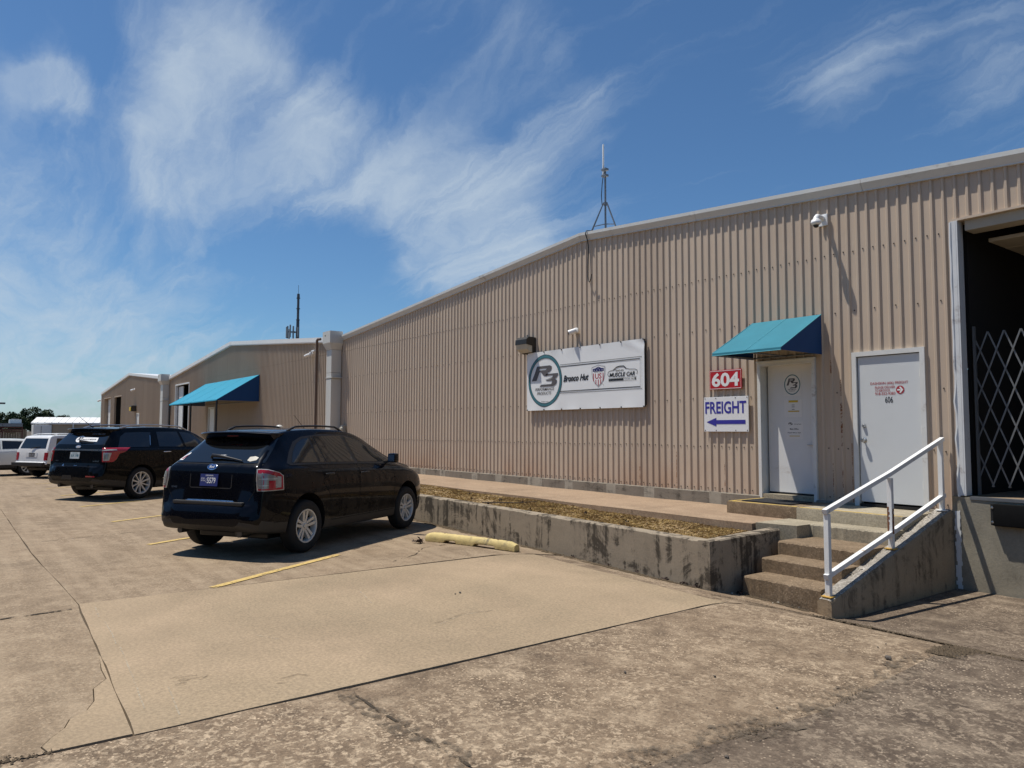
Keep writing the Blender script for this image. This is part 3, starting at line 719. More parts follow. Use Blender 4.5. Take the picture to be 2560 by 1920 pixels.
def r3(mb, x0, x1, y, z0, z1, fn=None):
    """slanted block letter R with a 3 tucked under it, as on the banner"""
    rp = [(0, .30), (.20, 1.0), (.68, 1.0), (.75, .95), (.745, .83), (.66, .70), (.48, .655), (.60, .55), (.80, .55), (.72, .49), (.56, .47), (.36, .64), (.30, .655), (.62, .76), (.645, .80), (.66, .87), (.64, .90), (.29, .90), (.275, .845)]
    R_ = [[(0,.30),(.13,.72),(.30,.72),(.18,.30)], [(.13,.72),(.20,1.0),(.34,1.0),(.30,.88),(.28,.80),(.26,.72)], [(.33,1.0),(.70,1.0),(.76,.94),(.58,.88),(.29,.88)], [(.58,.88),(.76,.94),(.75,.82),(.68,.70),(.54,.80)],
          [(.54,.80),(.68,.70),(.58,.655),(.26,.72),(.28,.80)], [(.36,.70),(.58,.655),(.63,.60),(.56,.50),(.46,.52)]]
    T_ = [[(.56,.60),(.98,.60),(1.0,.55),(.97,.48),(.80,.52),(.52,.52)], [(.80,.52),(.97,.48),(.93,.40),(.86,.35),(.60,.37),(.78,.42)], [(.52,.33),(.86,.35),(.78,.26),(.58,.26)], [(.86,.35),(.95,.27),(.78,.26)], [(.78,.26),(.95,.27),(.93,.12),(.86,.03),(.74,.10)], [(.86,.03),(.80,.0),(.30,.0),(.36,.10),(.74,.10)]]
    for q in R_+T_: flat(mb, [(x0+u*(x1-x0), z0+v*(z1-z0)) for u, v in q], y, fn)
    return mb
r3(MB(), -6.915, -6.715, YP-.003, 2.36, 2.52).build('logo', 'ink_grey', d)
for tx_, a_, b_, c_, e_ in (('PERFORMANCE', -6.89, -6.745, 2.335, 2.35), ('PRODUCTS', -6.87, -6.765, 2.31, 2.325), ('Main Office', -6.87, -6.72, 1.70, 1.725), ('Hours: 9am to 5pm', -6.91, -6.68, 1.64, 1.663), ('Performance Products', -6.79, -6.67, 1.782, 1.797)):
    letters(MB(), tx_, a_, b_, YP-.003, c_, e_, .008).build('lettering', 'ink_black', d)
r3(MB(), -6.90, -6.82, YP-.003, 1.775, 1.815).build('logo', 'ink_black', d)
for z in (2.09, 2.06, 2.02): flat(MB(), [(-6.83, z), (-6.78, z), (-6.78, z+.008), (-6.83, z+.008)], YP-.003).build('notice_line', 'ink_grey', d)
for q in ((-6.885, -6.72, 2.135, 2.168), (-6.895, -6.70, 1.985, 2.003), (-6.88, -6.70, 1.595, 1.605)): flat(MB(), [(q[0], q[2]), (q[1], q[2]), (q[1], q[3]), (q[0], q[3])], YP-.003).build('yellow_bar', 'ink_yellow', d)
# --- door of unit 606
YE = WALL-.012
d = MB().bbox(-5.655, -4.775, YE, YE+.045, .665, 2.755, .004).build('door', 'door_grey', wh)
reveal(MB(), -5.735, -4.705, .60, 2.832, WALL-.045, YE+.10, .066).build('door_frame', 'frame_white', d)
MB().box(-5.66, -4.77, WALL-.04, YE+.2, .605, .640).build('threshold', 'blackpl', d)
k = MB().lathe([(.0, -.075), (.022, -.074), (.030, -.062), (.032, -.05), (.024, -.032), (.012, -.024), (.012, -.008), (.034, -.004), (.034, .0)], (-5.585, YE, 1.55), 'y', 16)
k.build('door_knob', 'steel', d, smooth=50)
k = MB().lathe([(.0, -.032), (.018, -.032), (.022, -.026), (.030, -.006), (.030, 0)], (-5.585, YE, 1.755), 'y', 16); k.build('deadbolt', 'steel', d, smooth=50)
for z in (.95, 1.70, 2.48): MB().cyl((-4.776, YE-.012, z-.055), (-4.776, YE-.012, z+.055), .010, 8).build('hinge', 'frame_white', d)
YP = YE-.003
for tx_, a_, b_, c_, e_ in (('DASHSKIN (606) FREIGHT', -5.475, -4.945, 2.332, 2.380), ('PLEASE DELIVER', -5.41, -5.125, 2.284, 2.320), ('TO 608 DOCK', -5.41, -5.195, 2.242, 2.275), ('918-552-9383', -5.41, -5.125, 2.192, 2.233)): letters(MB(), tx_, a_, b_, YP, c_, e_, .006).build('lettering', 'ink_red', d)
flat(MB(), ellipse(-5.055, 2.258, .057, .058, 28), YP).build('arrow_disc', 'ink_red', d)
p = MB(); flat(p, [(-5.095, 2.247), (-5.05, 2.247), (-5.05, 2.269), (-5.095, 2.269)], YP-.002); flat(p, [(-5.068, 2.296), (-5.048, 2.303), (-5.012, 2.258), (-5.048, 2.213), (-5.068, 2.220), (-5.042, 2.258)], YP-.002); p.build('arrow', 'ink_white', d)
p = MB(); letters(p, '606', -5.270, -5.160, YP, 2.080, 2.168, .006); p.build('door_number', 'ink_black', d)
M['rust_run'] = flecked('rust_run', (.24, .10, .045), .47, .56, 40)
for x, z0, z1, wd in ((-5.985, 1.45, 2.10, .03), (-5.985, .70, 1.1, .014), (-5.83, .64, 1.5, .012), (-6.14, .66, 1.2, .010), (-8.02, .65, 1.15, .012), (-9.1, .65, 1.3, .012), (-10.0, .65, 1.0, .016), (-6.0, 2.55, 2.75, .02), (-5.86, 2.2, 2.45, .016)):
    n_ = round((x-X0)/PITCH-.70); xx = X0+(n_+.70)*PITCH
    MB().add([(xx-wd/2, WALL-.0262, z0), (xx+wd/2, WALL-.0262, z0), (xx+wd/2, WALL-.0262, z1), (xx-wd/2, WALL-.0262, z1)], [(0, 1, 2, 3)]).build('rust_streak', 'rust_run', wh)
# --- loading bay: jamb, head, room, raised door
j = MB().box(-4.322, -4.255, WALL-.052, WALL-.012, .845, 4.47); j.box(-4.255, -4.235, WALL-.05, WALL+.12, .845, 4.47)
j.build('bay_jamb', 'jamb_white', wh)
cg = MB()                                          # bent corner guard
for i in range(25):
    z = .63+i*(4.46-.63)/24; o = .012*math.sin(i*1.9)*(1 if i < 12 else .25)
    cg.v += [(-4.345+o*.5, WALL-.034, z), (-4.335+o, WALL-.060+o*.5, z), (-4.315+o, WALL-.062+o, z), (-4.305, WALL-.050, z)]
for i in range(24):
    for k in range(3): cg.f.append((i*4+k, i*4+k+1, i*4+k+5, i*4+k+4))
cg.build('corner_guard', 'jamb_white', wh, smooth=50)
MB().box(-4.33, -.85, WALL-.045, WALL+.25, 4.47, 4.50).build('bay_head', 'siding', wh)
MB().box(-4.168, -.9, WALL+.02, WALL+.30, 4.33, 4.468).build('bay_lintel', 'beige_in', wh)
for i in range(5): MB().bbox(-4.05, -1.0, WALL+.45+i*.55, WALL+.98+i*.55, 4.22-.004*i, 4.27-.004*i, .008).build('overhead_door_panel', 'beige_in', wh)
MB().box(-4.26, -.7, WALL+.02, 30, .70, .832).build('bay_floor', 'slab_mid', wh)
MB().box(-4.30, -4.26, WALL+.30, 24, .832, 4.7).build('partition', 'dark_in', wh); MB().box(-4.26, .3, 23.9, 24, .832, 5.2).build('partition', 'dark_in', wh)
MB().box(-.9, .5, WALL+.001, WALL+.06, -.5, 4.47).build('bay_jamb', 'jamb_white', wh)
dk = empty('loading_dock', (-2.2, WALL, -.36)); tag(dk, 'stained grey concrete loading dock wall below the dark bay', 'loading dock')
m = MB(); nxx, nzz = 26, 9
for i in range(nxx+1):
    for q in range(nzz+1):
        x = -4.40+i*(4.9/nxx); z = -.55+q*(.83+.55)/nzz; m.v.append((x, WALL-.055+.006*math.sin(x*4)*math.sin(z*7), z))
for i in range(nxx):
    for q in range(nzz): m.f.append((i*(nzz+1)+q, (i+1)*(nzz+1)+q, (i+1)*(nzz+1)+q+1, i*(nzz+1)+q+1))
n0 = len(m.v); m.v += [(-4.40, WALL+.2, .83), (.5, WALL+.2, .83)]; m.f.append((nzz, nzz+nxx*(nzz+1), n0+1, n0))
m.build('dock_wall', 'dock', dk, smooth=40)
MB().box(-4.19, -.9, WALL-.068, WALL+.02, .80, .838).build('sill_angle', 'galv', dk)
st = MB()
for i in range(20):
    z = -.36+i*.05; a = random.uniform(-.012, .012); st.box(-4.375+a, -4.315+a*.6, WALL-.066, WALL-.05, z, z+.05)
st.build('paint_strip', 'jamb_white', dk)
bmp = empty('dock_bumper', (-3.4, WALL-.06, .5)); tag(bmp, 'black rubber dock bumper bolted to the dock wall', 'bumper')
MB().bbox(-3.895, -2.9, WALL-.17, WALL-.06, .50, .775, .018).build('rubber_block', 'black', bmp, smooth=40)
MB().box(-3.925, -3.87, WALL-.145, WALL-.058, .505, .77).build('end_plate', 'bronze', bmp)
for z in (.545, .725): MB().lathe([(0, -.175), (.016, -.172), (.018, -.16), (.018, -.14)], (-3.90, WALL, z), 'y', 10).build('bolt', 'steel', bmp, smooth=50)
# folding scissor gate inside the bay
gt = empty('scissor_gate', (-2.6, WALL+.3, .84)); tag(gt, 'grey steel folding scissor gate across the dark loading bay', 'gate')
for s in (1, -1):
    for i in range(-9, 18):
        x0 = -4.046+i*.192; x1 = x0+s*.776; z0, z1 = 2.995, .955; yy = WALL+.30+s*.007
        lo, hi = -4.20, -.95
        a, b = (x0, z0), (x1, z1)
        def cl(p, q, lim, side):
            if (p[0]-lim)*side < 0 and (q[0]-lim)*side < 0: return None
            if (p[0]-lim)*side < 0: t = (lim-p[0])/(q[0]-p[0]); p = (lim, p[1]+t*(q[1]-p[1]))
            elif (q[0]-lim)*side < 0: t = (lim-p[0])/(q[0]-p[0]); q = (lim, p[1]+t*(q[1]-p[1]))
            return p, q
        r_ = cl(a, b, lo, 1); r_ = r_ and cl(*r_, hi, -1)
        if not r_ or abs(r_[0][1]-r_[1][1]) < .12: continue
        MB().bar((r_[0][0], yy, r_[0][1]), (r_[1][0], yy, r_[1][1]), .005, .020, (0, 0, 1) if False else (1, 0, 0)).build('lattice_bar', 'gate', gt)
MB().box(-4.225, -4.195, WALL+.28, WALL+.32, .84, 3.08).build('gate_post', 'gate', gt)
# doors of the two farther sheds
room(wh2, -46.5, -43.5, .6, 4.27); d = MB().bbox(-39.45, -38.55, WALL+.0, WALL+.04, .66, 2.76, .004).build('door', 'door_white', wh2)
reveal(MB(), -39.55, -38.45, .6, 2.84, WALL-.045, WALL+.08, .07).build('door_frame', 'frame_white', d)
MB().lathe([(0, -.07), (.03, -.06), (.03, -.04), (.012, -.03), (.012, 0)], (-39.37, WALL, 1.6), 'y', 10).build('door_knob', 'steel', d)
j = MB(); reveal(j, -46.56, -43.44, .5, 4.33, WALL-.045, WALL+.10, .07); j.box(-46.45, -45.4, WALL+.12, WALL+.16, .6, 4.2); j.build('bay_jamb', 'jamb_white', wh2)
room(wh3, -66.3, -63.35, .3, 4.28); j = MB(); reveal(j, -66.36, -63.29, .2, 4.34, WALL-.045, WALL+.10, .07); j.build('bay_jamb', 'siding2', wh3)
for i in range(8): MB().bbox(-70.95, -67.95, WALL+.25, WALL+.30, .25+i*.505, .25+i*.505+.495, .01).build('roller_panel', 'trim_white', wh3)
j = MB(); reveal(j, -71.06, -67.84, .2, 4.36, WALL-.045, WALL+.24, .06); j.build('bay_jamb', 'siding2', wh3)
d = MB().bbox(-57.45, -56.65, WALL, WALL+.04, .6, 2.8, .004).build('door', 'door_white', wh3); reveal(MB(), -57.5, -56.6, .6, 2.85, WALL-.045, WALL+.08, .05).build('door_frame', 'frame_white', d)
MB().box(X0-2*BW-.02, X0-2*BW+.12, WALL-.06, WALL+.06, -.05, ZE-.05).build('corner_trim', 'trim_white', wh3)

# ------------------------------------------------------------------ pavement, platform, steps, planter
walk = tag(empty('sidewalk'), kind='structure')
for a, b in ((-24, -20.4), (-20.4, -16.4), (-16.4, -12.4), (-12.4, -8.38), (-8.38, -6.22)) + tuple((-24-4*i-4, -24-4*i) for i in range(5)):
    slab('slab', [(a, 8.72), (a, WALL-.05), (b, WALL-.05), (b, 8.72 if b < -7 else 8.80)], 'walk', .5, .004, 0, walk, .006, .30, lambda x, y: zsw(x)+.004*math.sin(x*2.1))
slab('slab', [(-6.21, 8.86), (-6.21, 9.66), (-5.66, 9.66), (-5.66, 8.98)], 'plat', .25, .004, .012, walk, .004, .30, lambda x, y: zsw(x))
plf = empty('entry_platform', (-5.9, 10.1, .42)); tag(plf, 'low concrete landing with yellow edge in front of both doors', 'platform')
MB().bbox(-7.28, -6.095, 9.66, WALL-.03, .30, .60, .014).build('slab', 'step', plf, smooth=40)
MB().bbox(-6.09, -4.61, 9.65, WALL-.03, -.2, .598, .014).build('slab', 'plat', plf, smooth=40)
def worn_strip(x0, x1, y0, y1, z):
    m = MB(); n = int((x1-x0)/.05)
    for i in range(n+1):
        x = x0+(x1-x0)*i/n; m.v += [(x, y0, z), (x, y1+random.uniform(-.025, .012), z)]
    m.f = [(2*i, 2*i+2, 2*i+3, 2*i+1) for i in range(n)]; return m
worn_strip(-7.265, -6.11, 9.676, 9.755, .6035).build('yellow_edge', 'yellow', plf); worn_strip(-6.07, -4.63, 9.666, 9.74, .6015).build('yellow_edge', 'yellow', plf)
m = MB()
for i in range(24):
    y = 9.77+i*.035; m.v += [(-7.27, y, .6035), (-7.27+.07+random.uniform(-.02, .01), y, .6035)]
m.f = [(2*i, 2*i+2, 2*i+3, 2*i+1) for i in range(23)]; m.build('yellow_edge', 'yellow', plf)
one('doormat', MB().bbox(-7.13, -6.30, 9.83, 10.42, .6045, .618, .004), 'mat', 'black doormat on the landing in front of the recessed door', 'doormat', (-6.7, 10.1, .604))
stp = empty('concrete_steps', (-5.1, 8.4, -.3)); tag(stp, 'worn brown concrete steps beside the white handrail', 'steps')
def tread(x0, x1, y0, y1, z0, z1, mat):
    """a step with a chipped nosing"""
    n = 40; m = MB()
    for i in range(n+1):
        x = x0+(x1-x0)*i/n; c = .012+abs(random.gauss(0, .006)); q = random.gauss(0, .003)
        m.v += [(x, y0+q, z0), (x, y0+q, z1-c), (x, y0+c+q, z1), (x, y1, z1+random.gauss(0, .0015)), (x, y1, z0)]
    for i in range(n):
        for k in range(4): m.f.append((i*5+k, i*5+5+k, i*5+6+k, i*5+k+1))
    e = n*5; m.f += [(0, 1, 2, 3, 4), (e+4, e+3, e+2, e+1, e)]
    return m.build('step', mat, stp, smooth=35)
tread(-5.60, -4.60, 7.73, 8.30, -.42, -.065, 'step'); tread(-5.64, -4.60, 8.17, 8.70, -.30, .105, 'step'); tread(-5.68, -4.60, 8.57, 9.40, -.30, .27, 'step'); tread(-5.70, -4.60, 9.29, 9.70, -.30, .436, 'plat')
ck = empty('stair_cheek_wall', (-4.5, 9.1, -.36)); tag(ck, 'sloping concrete cheek wall with crumbling top below the white handrail', 'wall')
def zck(y): return -.135+(y-7.66)*(.66+.135)/(10.58-7.66)
m = MB(); n = 46
for i in range(n+1):
    y = 7.64+(WALL-.06-7.64)*i/n; z = zck(y); e = abs(random.gauss(0, .010)); c = .02+abs(random.gauss(0, .012))
    rr = .05*max(0, 1-i/3)
    m.v += [(-4.62+rr*.6, y, -.45), (-4.62+rr*.6, y, z-.03), (-4.60+rr*.6, y, z-.004), (-4.575, y, z-.004-e*.6), (-4.53, y, z+random.gauss(0, .004)), (-4.45, y, z-.002), (-4.40-c*.8-rr*.4, y, z-c*.4), (-4.40-rr*.5, y, z-.02-c*1.2), (-4.40-rr*.5, y, -.45)]
for i in range(n):
    for k in range(8): m.f.append((i*9+k, i*9+9+k, i*9+10+k, i*9+k+1))
m.f += [tuple(range(9)), tuple(n*9+k for k in range(8, -1, -1))]
tops = [f for f in m.f if len(f) == 4 and all((i % 9) in (2, 3, 4, 5, 6) for i in f)]
m2 = MB(); m2.v = list(m.v); m2.f = tops; m.f = [f for f in m.f if f not in set(tops)]
m.build('cheek', 'cheek', ck, smooth=45); m2.build('broken_cap', 'cheek_top', ck, smooth=60, fix=False)
rb = MB()
for i in range(90):
    y = random.uniform(8.3, 10.4); s_ = random.uniform(.008, .022); x = -4.60+random.uniform(-.03, .06)
    z = zck(y)-.01; rb.add([(x+random.uniform(-s_, s_), y+random.uniform(-s_, s_), z+random.uniform(0, s_)) for _ in range(5)], [(0, 1, 2), (0, 2, 3), (0, 3, 4), (1, 2, 4), (2, 3, 4), (0, 1, 4)])
rb = rb.build('crumbs', 'stone_pale', ck); rb['kind'] = 'stuff'
# handrail
hr = empty('handrail', (-4.5, 9.1, .2)); tag(hr, 'white square tube handrail along the concrete steps', 'handrail')
posts = [(7.72, -.12, .80), (9.13, .265, 1.14), (10.50, .64, 1.575)]
for i, (y, z0, z1) in enumerate(posts):
    pst = MB().bbox(-4.528, -4.472, y-.028, y+.028, z0+.008, z1-.03, .004).build('post', 'rail_white', hr)
    MB().bbox(-4.56, -4.44, y-.06, y+.06, z0-.004, z0+.009, .003).build('base_plate', 'rust_yellow' if i < 2 else 'rail_white', pst)
    if i == 1:
        for sd in (0, 1):
            rs = MB()
            for k in range(10):
                if sd: rs.box(-4.4715, -4.4705, y-.02+random.uniform(-.006, .006), y+.012+random.uniform(-.006, .01), z0+.18+k*.03, z0+.21+k*.03)
                else: rs.box(-4.529, -4.529+random.uniform(.012, .03), y-.0295, y-.02, z0+.20+k*.03, z0+.232+k*.03)
            rs.build('rust_patch', 'rust', pst)
def railbar(name, za, zb, zc, ext):
    for (y1, z1), (y2, z2) in (((7.70, za), (9.13, zb)), ((9.13, zb), (10.54, zc))):
        MB().bar((-4.5, y1-(.03 if y1 < 8 else 0), z1), (-4.5, y2+(.03 if y2 > 10 else 0), z2), .054, .050).build(name, 'rail_white', hr)
railbar('top_rail', .795, 1.165, 1.575, 0); railbar('lower_rail', .095, .455, .835, 0)
# planter
pl = empty('planter', (-12.8, 7.9, 0)); tag(pl, 'long low mildewed concrete planter wall filled with dead grass', 'planter')
def zpl(x): return .378+(-5.67-x)*.0117
def wallrun(pts, th, name):
    """pts: outer line; a cast wall with rough top edge"""
    P = [Vector(p) for p in pts]; d = (P[1]-P[0]).normalized(); s = Vector((-d.y, d.x)); L_ = (P[1]-P[0]).length; n = int(L_/.09); m = MB()
    for i in range(n+1):
        p = P[0]+d*(L_*i/n); q = p+s*th; zt = zpl(p.x); c = .012+abs(random.gauss(0, .007)); e = .010+abs(random.gauss(0, .005)); g = gz(p.x, p.y)-.10
        m.v += [(p.x, p.y, g), (p.x, p.y, zt-.10), (p.x, p.y, zt-c), (*(p+s*c), zt), (*(p+s*th*.5), zt+random.gauss(0, .002)), (*(q-s*e), zt), (q.x, q.y, zt-e), (q.x, q.y, zt-.35)]
    for i in range(n):
        for k in range(7): m.f.append((i*8+k, i*8+8+k, i*8+9+k, i*8+k+1))
    m.f += [tuple(range(8)), tuple(n*8+k for k in range(7, -1, -1))]
    return m.build(name, 'planter', pl, smooth=40)
wallrun([(-19.8, 7.20), (-5.672, 7.20)], .17, 'front_wall')
wallrun([(-5.670, 7.203), (-5.86, 8.90)], .17, 'end_wall')
wallrun([(-19.9, 8.7), (-19.82, 7.21)], .17, 'end_wall')
def zso(x, y): return zpl(x)-.085-.02*sstep(-11, -7, x)+.010*math.sin(x*1.7+y*3)+.005*math.sin(x*5.3-y*4)+.035*(y-7.3)/1.4
slab('soil', [(-19.6, 7.36), (-19.6, 8.74), (-5.98, 8.74), (-5.82, 7.36)], 'soil', .16, 0, 0, pl, .0, .2, zso)
gm = MB()
for i in range(60000):
    x, y = random.uniform(-19.5, -5.92), random.uniform(7.39, 8.71)
    if x < -14 and random.random() < .6: continue
    dn = math.sin(x*1.3+2)+math.sin(x*2.9+y*3.1)+.6*math.sin(y*6+x)+ (1.1 if x > -8.8 else -.1) + (.5 if y > 8.2 else 0)
    if dn < random.uniform(-2.2, .8): continue
    z = zso(x, y)-.004; a = random.uniform(0, 6.28); h = random.uniform(.006, .024); b = random.uniform(.01, .05); wd = random.uniform(.0015, .0032)
    ca, sa = math.cos(a), math.sin(a); n = len(gm.v)
    gm.v += [(x-sa*wd, y+ca*wd, z), (x+sa*wd, y-ca*wd, z), (x+ca*b+sa*wd*.6, y+sa*b-ca*wd*.6, z+h), (x+ca*b*1.7, y+sa*b*1.7, z+h*.75)]
    gm.f += [(n, n+1, n+2), (n, n+2, n+3)]
o = gm.build('dry_grass', 'grass', None, fix=False); tag(o, 'dead straw coloured grass growing in the concrete planter', 'grass', None, 'stuff')

# ------------------------------------------------------------------ signs
bn = empty('banner', (-11.59, WALL-.08, 2.13)); tag(bn, 'wide white vinyl banner with oval logo and company names on the tan wall', 'banner')
BY = WALL-.085; bx0, bx1, bz0, bz1 = -13.39, -9.79, 2.13, 3.44
def bdy(u, v):
    pin = abs(math.sin(u*math.pi*6)); e = max(0, abs(v-.5)-.30)/.2
    d_ = .0012*math.sin(u*9+v*4)+(.006*pin+.004*math.sin(u*31))*e**2
    if u > .82 and v > .78: d_ += .012*math.sin((u-.82)*40+(v-.78)*30)*(u-.82)/.18*(v-.78)/.22
    return d_
m = MB(); nx_, nz_ = 60, 30
for i in range(nx_+1):
    for q in range(nz_+1):
        u, v = i/nx_, q/nz_
        m.v.append((bx0+u*(bx1-bx0), BY-bdy(u, v), bz0+v*(bz1-bz0)))
for i in range(nx_):
    for q in range(nz_): m.f.append((i*(nz_+1)+q, (i+1)*(nz_+1)+q, (i+1)*(nz_+1)+q+1, i*(nz_+1)+q+1))
m.build('vinyl_sheet', 'banner', bn, smooth=60)
f = MB().box(bx0+.01, bx1+.006, BY+.008, BY+.03, bz0+.01, bz0+.04); f.box(bx0+.01, bx1+.006, BY+.008, BY+.03, bz1-.04, bz1-.01); f.box(bx0+.01, bx0+.04, BY+.008, BY+.03, bz0+.04, bz1-.04); f.box(bx1-.024, bx1+.006, BY+.008, BY+.055, bz0+.04, bz1-.04)
f.build('batten', 'blackpl', bn)
for i in range(7):
    for z in (bz0+.015, bz1-.015):
        x = bx0+.015+i*(bx1-bx0-.03)/6; MB().lathe([(0, -.022), (.010, -.020), (.014, -.012), (.014, .0)], (x, BY, z), 'y', 8).build('grommet', 'bronze', bn)
Y1, Y2, Y3 = BY-.0045, BY-.0055, BY-.0065
cx, cz, rx, rz = -12.755, 2.785, .575, .575
m = MB(); strip(m, ellipse(cx, cz, rx*.945, rz*.935), .062, Y1, True); m.build('oval_ring', 'ink_teal', bn)
m = MB(); strip(m, ellipse(cx, cz, rx, rz), .012, Y1, True); strip(m, ellipse(cx, cz, rx*.885, rz*.875), .009, Y2, True)
for ax, az, bz, t in ((-9.85, 2.485, 3.10, .009), (-9.895, 2.525, 3.06, .016)):
    strip(m, [(-12.24, bz), (ax, bz), (ax, az), (-12.24, az)], t, Y1)
letters(m, 'Bronco Hut', -12.13, -11.33, Y1, 2.725, 2.862, .035, .35); m.build('lettering', 'ink_black', bn)
m = r3(MB(), -13.21, -12.29, Y2, 2.655, 3.115); m.build('logo', 'ink_grey', bn)
m = MB(); letters(m, 'PERFORMANCE', -13.09, -12.43, Y2, 2.565, 2.63, .012, .25); letters(m, 'PRODUCTS', -13.02, -12.53, Y2, 2.475, 2.54, .012, .25); letters(m, 'R3pp.com', -12.87, -12.62, Y2, 2.305, 2.335, .01, .3)
m.build('lettering', 'ink_grey', bn)
def shield(k, n=14):
    cxs, zt, zb, hw = -11.045, 2.985, 2.565, .20
    pts = [(0, .04), (.10, .015), (.19, 0), (.20, -.02), (.195, -.16), (.17, -.25), (.11, -.34), (0, -.42)]
    full = pts+[(-a, b) for a, b in pts[-2:0:-1]]
    return [(cxs+a*k, zt-.17+(b+.17)*k) for a, b in full]
m = MB(); flat(m, shield(1.0), Y1); m.build('shield_rim', 'ink_silver', bn); m = MB(); flat(m, shield(.88), Y2); m.build('shield_field', 'ink_white', bn)
m = MB(); flat(m, [(-11.045, 2.985), (-10.955, 2.95), (-10.885, 2.945), (-10.885, 2.885), (-11.205, 2.885), (-11.205, 2.945), (-11.135, 2.95)], Y3); m.build('shield_chief', 'ink_navy', bn)
m = MB()
for sx, sz in ((-11.045, 2.955), (-11.16, 2.912), (-11.085, 2.912), (-11.005, 2.912), (-10.93, 2.912)):
    flat(m, [(sx+(.015 if k % 2 == 0 else .006)*math.sin(k*math.pi/5), sz+(.015 if k % 2 == 0 else .006)*math.cos(k*math.pi/5)) for k in range(10)], Y3-.002)
m.build('star', 'ink_white', bn)
m = MB(); letters(m, 'US', -11.14, -10.95, Y3, 2.735, 2.845, .02)
for i in range(5):
    sx = -11.185+i*.070; flat(m, [(sx-.012, 2.72 if 0 < i < 4 else 2.85), (sx+.012, 2.72 if 0 < i < 4 else 2.85), (sx+.012, 2.60+.03*abs(i-2)+(.03 if i in (0, 4) else 0)), (sx-.012, 2.60+.03*abs(i-2)+(.03 if i in (0, 4) else 0))], Y3)
m.build('shield_letters', 'ink_red', bn)
m = MB(); letters(m, 'UNITED STATES', -11.17, -10.92, Y3, 2.862, 2.878, .008); letters(m, 'R', -10.915, -10.90, Y2, 2.605, 2.625, .01); letters(m, 'MUSCLE CAR', -10.73, -10.03, Y1, 2.748, 2.83, .03, .22); letters(m, 'BRAND NEW', -10.55, -10.33, Y1, 2.850, 2.885, .015); letters(m, 'TULSA, OK', -10.32, -10.06, Y1, 2.678, 2.705, .006)
flat(m, [(-10.75, 2.672), (-10.34, 2.672), (-10.34, 2.712), (-10.75, 2.712)], Y1); flat(m, [(-10.045, 2.675), (-10.005, 2.675), (-10.005, 2.71), (-10.045, 2.71)], Y1)
strip(m, [(-10.75, 2.722), (-9.99, 2.722)], .006, Y1); strip(m, [(-10.75, 2.66), (-9.99, 2.66)], .006, Y1)
car = [(-10.74, 2.76), (-10.775, 2.80), (-10.76, 2.85), (-10.72, 2.868), (-10.62, 2.88), (-10.53, 2.935), (-10.44, 2.95), (-10.33, 2.948), (-10.27, 2.90), (-10.18, 2.878), (-10.03, 2.868), (-9.975, 2.85), (-9.965, 2.81), (-9.99, 2.775)]
strip(m, car, .010, Y1); strip(m, car[4:9], .022, Y2); m.build('lettering', 'ink_black', bn)
# number plate sign and freight sign
s6 = empty('unit_number_sign', (-7.98, WALL-.05, 2.39)); tag(s6, 'red sign with large white 604 on the tan wall', 'sign')
SY = WALL-.05
MB().bbox(-8.295, -7.635, SY-.006, SY+.012, 2.388, 2.722, .006).build('panel', 'sign_red', s6)
m = MB(); a = [(-8.280, 2.403), (-7.650, 2.403), (-7.650, 2.707), (-8.280, 2.707)]; strip(m, a, .009, SY-.008, True); m.build('border', 'ink_white', s6)
m = MB(); letters(m, '604', -8.245, -7.685, SY-.008, 2.435, 2.678, .032); m.build('digits', 'ink_white', s6)
fs_ = empty('freight_sign', (-7.97, WALL-.05, 1.667)); tag(fs_, 'white sign reading FREIGHT with blue arrow pointing left', 'sign')
MB().bbox(-8.425, -7.515, SY-.002, SY+.010, 1.667, 2.262, .003).build('panel', 'sign_white', fs_)
m = MB(); letters(m, 'FREIGHT', -8.395, -7.555, SY-.005, 1.975, 2.185, .022); flat(m, [(-8.37, 1.832), (-8.165, 1.905), (-8.165, 1.865), (-7.575, 1.865), (-7.575, 1.797), (-8.165, 1.797), (-8.165, 1.757)], SY-.005); m.build('lettering', 'ink_blue', fs_)
for x in (-8.40, -8.17, -7.77, -7.54):
    for z in (1.69, 2.24): MB().lathe([(0, -.008), (.008, -.007), (.009, -.002)], (x, SY, z), 'y', 8).build('screw', 'bronze', fs_)

